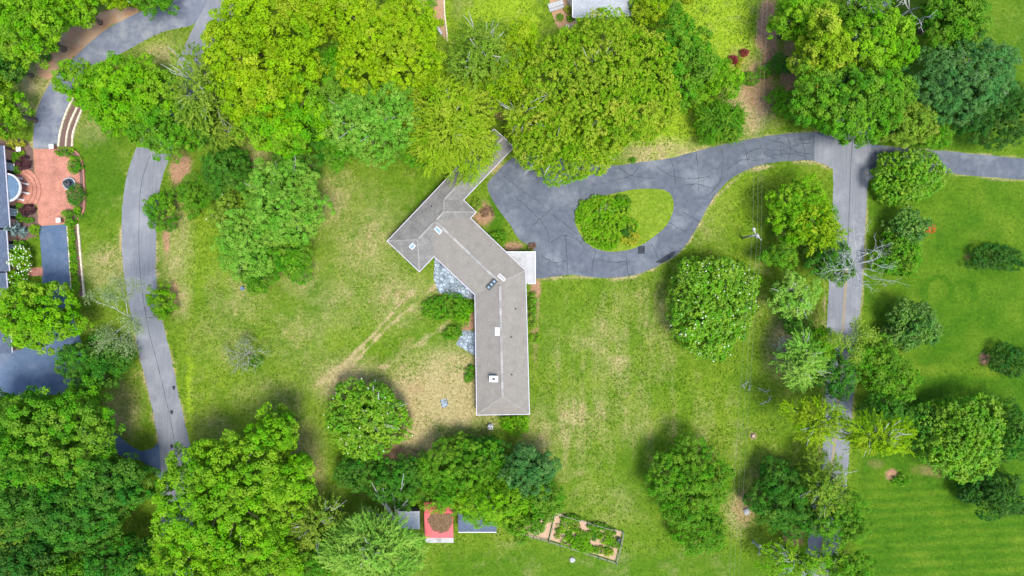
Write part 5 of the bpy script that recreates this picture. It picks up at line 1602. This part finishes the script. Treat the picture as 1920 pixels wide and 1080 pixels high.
# ---- shrubs of the estate
E = [(33, 271, 16, 8, 1.1, 'yellow', 'oval yellow clipped bush at the upper corner of the brick house'), (30, 296, 8, 9, 1.2, 'green', 'small green shrub between the yellow bush and the purple shrub'),
     (44, 307, 12, 11, 1.5, 'purple', 'dark purple shrub above the rounded porch'), (32, 319, 8, 7, 1.0, 'green', 'small round green shrub just above the rounded porch'), (36, 388, 8, 7, 1.0, 'green', 'small round green shrub just below the rounded porch'),
     (52, 394, 13, 10, 1.5, 'purple', 'dark purple shrub below the rounded porch'), (38, 407, 9, 8, 1.1, 'green', 'green shrub under the lower window of the brick house'), (55, 413, 8, 5, .7, 'green', 'flat green shrub at the edge of the forecourt'),
     (65, 431, 9, 9, 1.1, 'bright', 'round bright shrub right of the blue spruce'), (37, 463, 12, 12, 1.3, 'green', 'round green shrub below the blue spruce'), (42, 289, 6, 5, .6, 'bright', 'tiny bright shrub beside the white capped pillar'),
     (117, 287, 12, 6, 1.6, 'green', 'dark spreading evergreen at the top of the forecourt bed'), (135, 282, 5, 4, .7, 'bright', 'tiny round shrub at the top corner of the forecourt bed'), (136, 297, 5, 5, .7, 'bright', 'tiny round shrub second from the top of the forecourt bed'),
     (148, 297, 4, 4, .6, 'green', 'tiny round shrub at the right rim of the forecourt bed'), (142, 314, 12, 11, 1.6, 'green', 'green shrub above the fountain'), (143, 367, 15, 17, 2.0, 'deep', 'dark spreading shrub below the fountain'),
     (145, 393, 6, 7, .9, 'bright', 'small bright shrub at the lower right of the forecourt bed'), (129, 401, 11, 6, 1.6, 'green', 'spreading evergreen at the lower end of the forecourt bed'), (149, 405, 6, 6, .8, 'green', 'small green shrub in the lower corner of the forecourt bed'),
     (133, 416, 10, 8, 1.5, 'green', 'green shrub beside the lower white capped pillar'), (88, 107, 9, 7, 1.3, 'deep', 'small dark shrub alone on the tan mulch bed'), (90, 83, 10, 5, .6, 'olive', 'low olive shrub higher up on the tan mulch bed'), (103, 84, 6, 5, .6, 'brown', 'low brown shrub on the tan mulch bed'),
     (8, 252, 9, 12, 1.0, 'yellow', 'yellow shrub on the left edge above the brick house'), (12, 236, 10, 10, 1.2, 'purple', 'purple shrub on the left edge above the brick house'), (1375, 112, 8, 7, 1.0, 'red', 'dark red shrub in the bed near the power line, lower of two'),
     (1395, 99, 8, 6, 1.0, 'red', 'dark red shrub in the bed near the power line, upper of two'), (1387, 112, 5, 5, .7, 'yellow', 'small yellow shrub beside the dark red ones'), (1384, 124, 4, 4, .6, 'yellow', 'tiny yellow shrub below the dark red ones'),
     (1405, 147, 16, 13, 1.6, 'green', 'green shrub below the dark red shrubs'), (1383, 152, 12, 10, 1.4, 'green', 'rounded green shrub at the right end of the upper trees'), (1432, 135, 14, 12, 1.4, 'olive', 'olive shrub on the bare soil right of the red shrubs'),
     (1065, 18, 7, 6, .8, 'yellow', 'small yellow shrub beside the walk of the top house'), (1069, 34, 6, 6, .8, 'bright', 'small bright shrub in the bed of the top house'), (1050, 32, 6, 7, .7, 'olive', 'small olive shrub in the bed of the top house'), (807, 5, 10, 8, .9, 'bright', 'small bright shrub on the garden path at the top edge'), (826, 42, 6, 6, .7, 'lime', 'small lime shrub lower on the garden path'), (1186, 301, 5, 5, .5, 'green', 'tiny green shrub on the verge above the loop driveway')]
for (px, py, a, b, h, col, lb) in E:
    shrub(px, py, a, b, h, col, lb, sty='shrub' if a > 9 else 'hedge')
conifer((42, 432), 4.2, 20, 'blue', 'silvery blue spruce in front of the brick house', z0=.05, leaf=(.24, .07), name='blue_spruce', sparse=1.3, blend=1.3)
shrub(42, 487, 22, 20, 3.2, 'bright', 'white flowering shrub beside the small lawn patch', sty='shrub', lobes=3, blossoms=90)
shrub(30, 524, 18, 19, 2.6, 'bright', 'second white flowering shrub nearer the spreading tree', sty='shrub', lobes=3, blossoms=50)
# long strip of ground cover beside the dark blue drive
for i in range(9):
    shrub(133.5 + i * 1.25, 434 + i * 13.5, 5.5, 8.5, .5, ('green', 'bright')[i % 2], 'low green ground cover plant in the row beside the dark blue drive', group='row of low plants along the dark blue drive', name='low_plant')
# ---- plants of the vegetable garden
r = random.Random(3)
def inside_garden():
    while True:
        u, v = r.random(), r.random()
        x = 1044 + 120 * u - 12 * v; y = 966 + 34 * u + 45 * v
        return x, y
for i in range(44):
    x, y = inside_garden()
    shrub(x, y, r.uniform(4, 8.5), r.uniform(3.5, 7), r.uniform(.35, .9), r.choice(['green', 'bright', 'green', 'olive']), 'small vegetable plant in the fenced garden bed', sty='hedge', group='vegetable plants in the fenced garden', name='vegetable_plant')
for (x, y, a, b) in [(1085, 1018, 17, 14), (1068, 1017, 13, 9), (1097, 1029, 13, 9), (1060, 985, 12, 8), (1135, 1010, 10, 8)]:
    shrub(x, y, a, b, .9, 'bright', 'dense leafy vegetable clump in the fenced garden', sty='shrub', group='leafy vegetable clumps', name='vegetable_plant')
shrub(1070, 972, 20, 6, .9, 'green', 'row of green plants along the upper garden fence', sty='hedge', name='vegetable_plant')
shrub(1120, 987, 20, 6, .9, 'green', 'row of green plants along the upper garden fence near its right end', sty='hedge', name='vegetable_plant')
shrub(1142, 1037, 9, 7, .9, 'lime', 'lime green plant in the lower right garden corner', sty='hedge', name='vegetable_plant')
shrub(1115, 1006, 4, 8, .7, 'deep', 'narrow dark plant in the middle of the garden', sty='hedge', name='vegetable_plant')

# ---- dead branches beside the sheds: a fallen crown leaning on the trees
db = thing('dead_tree', 'grey dead tree with long bare limbs beside the grey metal shed', 'tree', P(748, 968))
MB().tube([(0, 0, -.05), (0, .1, 1.2), (-.1, .3, 2.6)], [.25, .2, .16], 8).build('trunk', bark_dead, db, True)
o0 = P(748, 968)
for k, (tx, ty, tz) in enumerate([(697, 905, 6.5), (707, 910, 5.5), (757, 888, 7.5), (765, 937, 6), (683, 952, 5), (690, 962, 4.5), (702, 925, 6), (718, 915, 6.5), (735, 925, 6)]):
    e = P(tx, ty, tz) - o0
    s = Vector((-.1, .3, 2.5))
    mb = MB()
    bend = Vector((random.uniform(-.6, .6), random.uniform(-.3, .5), .4))
    mid = s.lerp(e, .5) + bend
    mb.tube([s, s.lerp(mid, .5) + bend * .2, mid, mid.lerp(e, .5), e], [.12, .10, .085, .06, .03], 5)
    tw = mid.lerp(e, .3)
    mb.tube([tw, tw.lerp(e, .6) + Vector((.35, -.25, .2))], [.05, .02], 4)
    mb.build('limb', bark_dead, db, True)
# ---- dead wood scattered under the right-hand trees
for k, (px, py, an, L) in enumerate([(1392, 722, .4, 1.6), (1402, 733, 1.0, 1.4), (1420, 727, -.5, 1.5), (1432, 735, .2, 1.3), (1424, 758, .25, 1.8), (1396, 728, 2.0, .9), (1440, 752, .9, 1.2)]):
    t = thing('fallen_branch', 'pale fallen branch lying on the right lawn beside the power line', 'branch', P(px, py), an, 'fallen branches on the right lawn')
    MB().tube([(0, 0, .06), (L * .5, .12, .14), (L, -.05, .08)], [.05, .04, .02], 5).build('stick', bark_dead, t, True)
    MB().tube([(L * .5, .12, .14), (L * .75, .5, .2)], [.032, .015], 5).build('twig', bark_dead, t, True)
    MB().tube([(L * .3, .07, .1), (L * .45, -.4, .12)], [.032, .015], 5).build('twig', bark_dead, t, True)

# ------------------------------------------------------------------ power pole and lines
pb = P(1391, 446)
ph = 7.6
pole = thing('utility_pole', 'wooden utility pole with crossarm and transformer on the right lawn', 'utility pole', pb)
MB().tube([(0, 0, -.05), (0, 0, ph)], [.17, .12], 10).build('shaft', bark_pale, pole, True)
MB().bar((-.75, .95, ph - .45), (.65, -.9, ph - .45), .12, .14).build('crossarm', bark_pale, pole)
for q in (-.62, 0.02, .55):
    MB().lathe([(.05, ph - .38), (.09, ph - .3), (.05, ph - .24), (.09, ph - .18), (.03, ph - .10), (0, ph - .1)], 8, c=(q * 1.1 - .03, -q * 1.45)).build('insulator', white_p, pole, True)
MB().lathe([(0, ph - 1.9), (.24, ph - 1.9), (.26, ph - 1.05), (.2, ph - .98), (0, ph - .95)], 12, c=(.36, -.22)).build('transformer', metal_g, pole, True)
MB().bar((0, 0, ph - .9), (-.5, .8, ph - .1), .1, .1).build('lamp_arm', metal_g, pole)
MB().lathe([(.0, ph - .15), (.2, ph - .12), (.15, ph + .02), (0, ph + .06)], 10, c=(-.55, .88)).build('lamp_head', white_p, pole, True)
def wire(a, b, sag, label):
    mb = MB()
    a, b = Vector(a), Vector(b)
    pts = [a.lerp(b, k / 14) - Vector((0, 0, sag * 4 * (k / 14) * (1 - k / 14))) for k in range(15)]
    mb.tube([p - a for p in pts], [.013] * 15, 4)
    o = mb.build('power_line', wire_m)
    o.location = a
    tag(o, label, 'power line', 'power lines strung from the utility pole')
for k, q in enumerate((-.62, .02, .55)):
    s = pb + Vector((q * 1.1 - .03, -q * 1.45, ph - .1))
    nm = ('left', 'middle', 'right')[k]
    wire(s, P(1436 + (k - 1) * 9, -120, 8.0), .8, nm + ' power line running up the photo from the utility pole')
    wire(s, P(1372 + (k - 1) * 9, 1180, 8.0), 1.0, nm + ' power line running down the photo from the utility pole')
# satellite-side odds and ends
t = thing('birdbath', 'small teal birdbath at the foot of the large blue-green tree', 'birdbath', P(457, 541))
MB().lathe([(.2, 0), (.08, .1), (.07, .6), (.3, .72), (.32, .78), (.26, .76), (0, .68)], 14).build('bowl_and_stem', LEAF['teal'] and soffit, t, True)

# ------------------------------------------------------------------ tufts and weeds standing in the lawns
rt = np.random.default_rng(99)
NT = 150000
tx, ty = rt.uniform(-88, 88, NT), rt.uniform(-50, 50, NT)
okk = np.ones(NT, bool)
for q in EXCL:
    qa = np.array(q)
    lo, hi = qa.min(0) - .1, qa.max(0) + .1
    c_ = np.where((tx > lo[0]) & (tx < hi[0]) & (ty > lo[1]) & (ty < hi[1]))[0]
    if len(c_) == 0:
        continue
    ins = np.zeros(len(c_), bool)
    X, Y = tx[c_], ty[c_]
    for (x1_, y1_), (x2_, y2_) in zip(q, q[1:] + q[:1]):
        if y1_ == y2_:
            continue
        cr = ((y1_ > Y) != (y2_ > Y)) & (X < (x2_ - x1_) * (Y - y1_) / (y2_ - y1_) + x1_)
        ins ^= cr
    okk[c_[ins]] = False
gi = np.clip(np.searchsorted(xs, tx), 0, nx - 1); gj = np.clip(np.searchsorted(ys, ty), 0, ny - 1)
dl, ll, sl_ = dry[gj, gi], lush_shade[gj, gi], soil[gj, gi]
okk &= rt.random(NT) > 1.7 * ll + .8 * sl_
tx, ty, dl, ll = tx[okk], ty[okk], dl[okk], ll[okk]
m = len(tx)
big_ = vnoise(tx, ty, 2.2, 501)
sz = rt.uniform(.08, .20, m) * (.6 + .9 * big_)
pos = np.stack([tx, ty, .05 + sz * .25], 1)
nn = unit(np.array([0, 0, 1.0]) + rt.normal(0, .55, (m, 3)))
t0_ = rt.normal(0, 1, (m, 3))
tan = unit(t0_ - nn * (t0_ * nn).sum(1, keepdims=True))
VV = leaves_from(pos, nn, tan, sz * 2.0, sz * 1.1)
VV[:, :, 2] = np.maximum(VV[:, :, 2], .012)
tint = np.clip(.24 + .72 * dl + rt.normal(0, .16, m) - .3 * ll, 0, 1)
LEAF['turf'] = leaf_mat('leaf_turf', (.045, .105, .006), (.080, .150, .009), (.29, .235, .105), rough=.9, trans=.15, spec=.05)
g = leaf_object('grass', VV, tint, LEAF['turf'], None)
g['kind'] = 'stuff'
tag(g, 'tufts of green and straw coloured grass all over the lawns', 'grass')
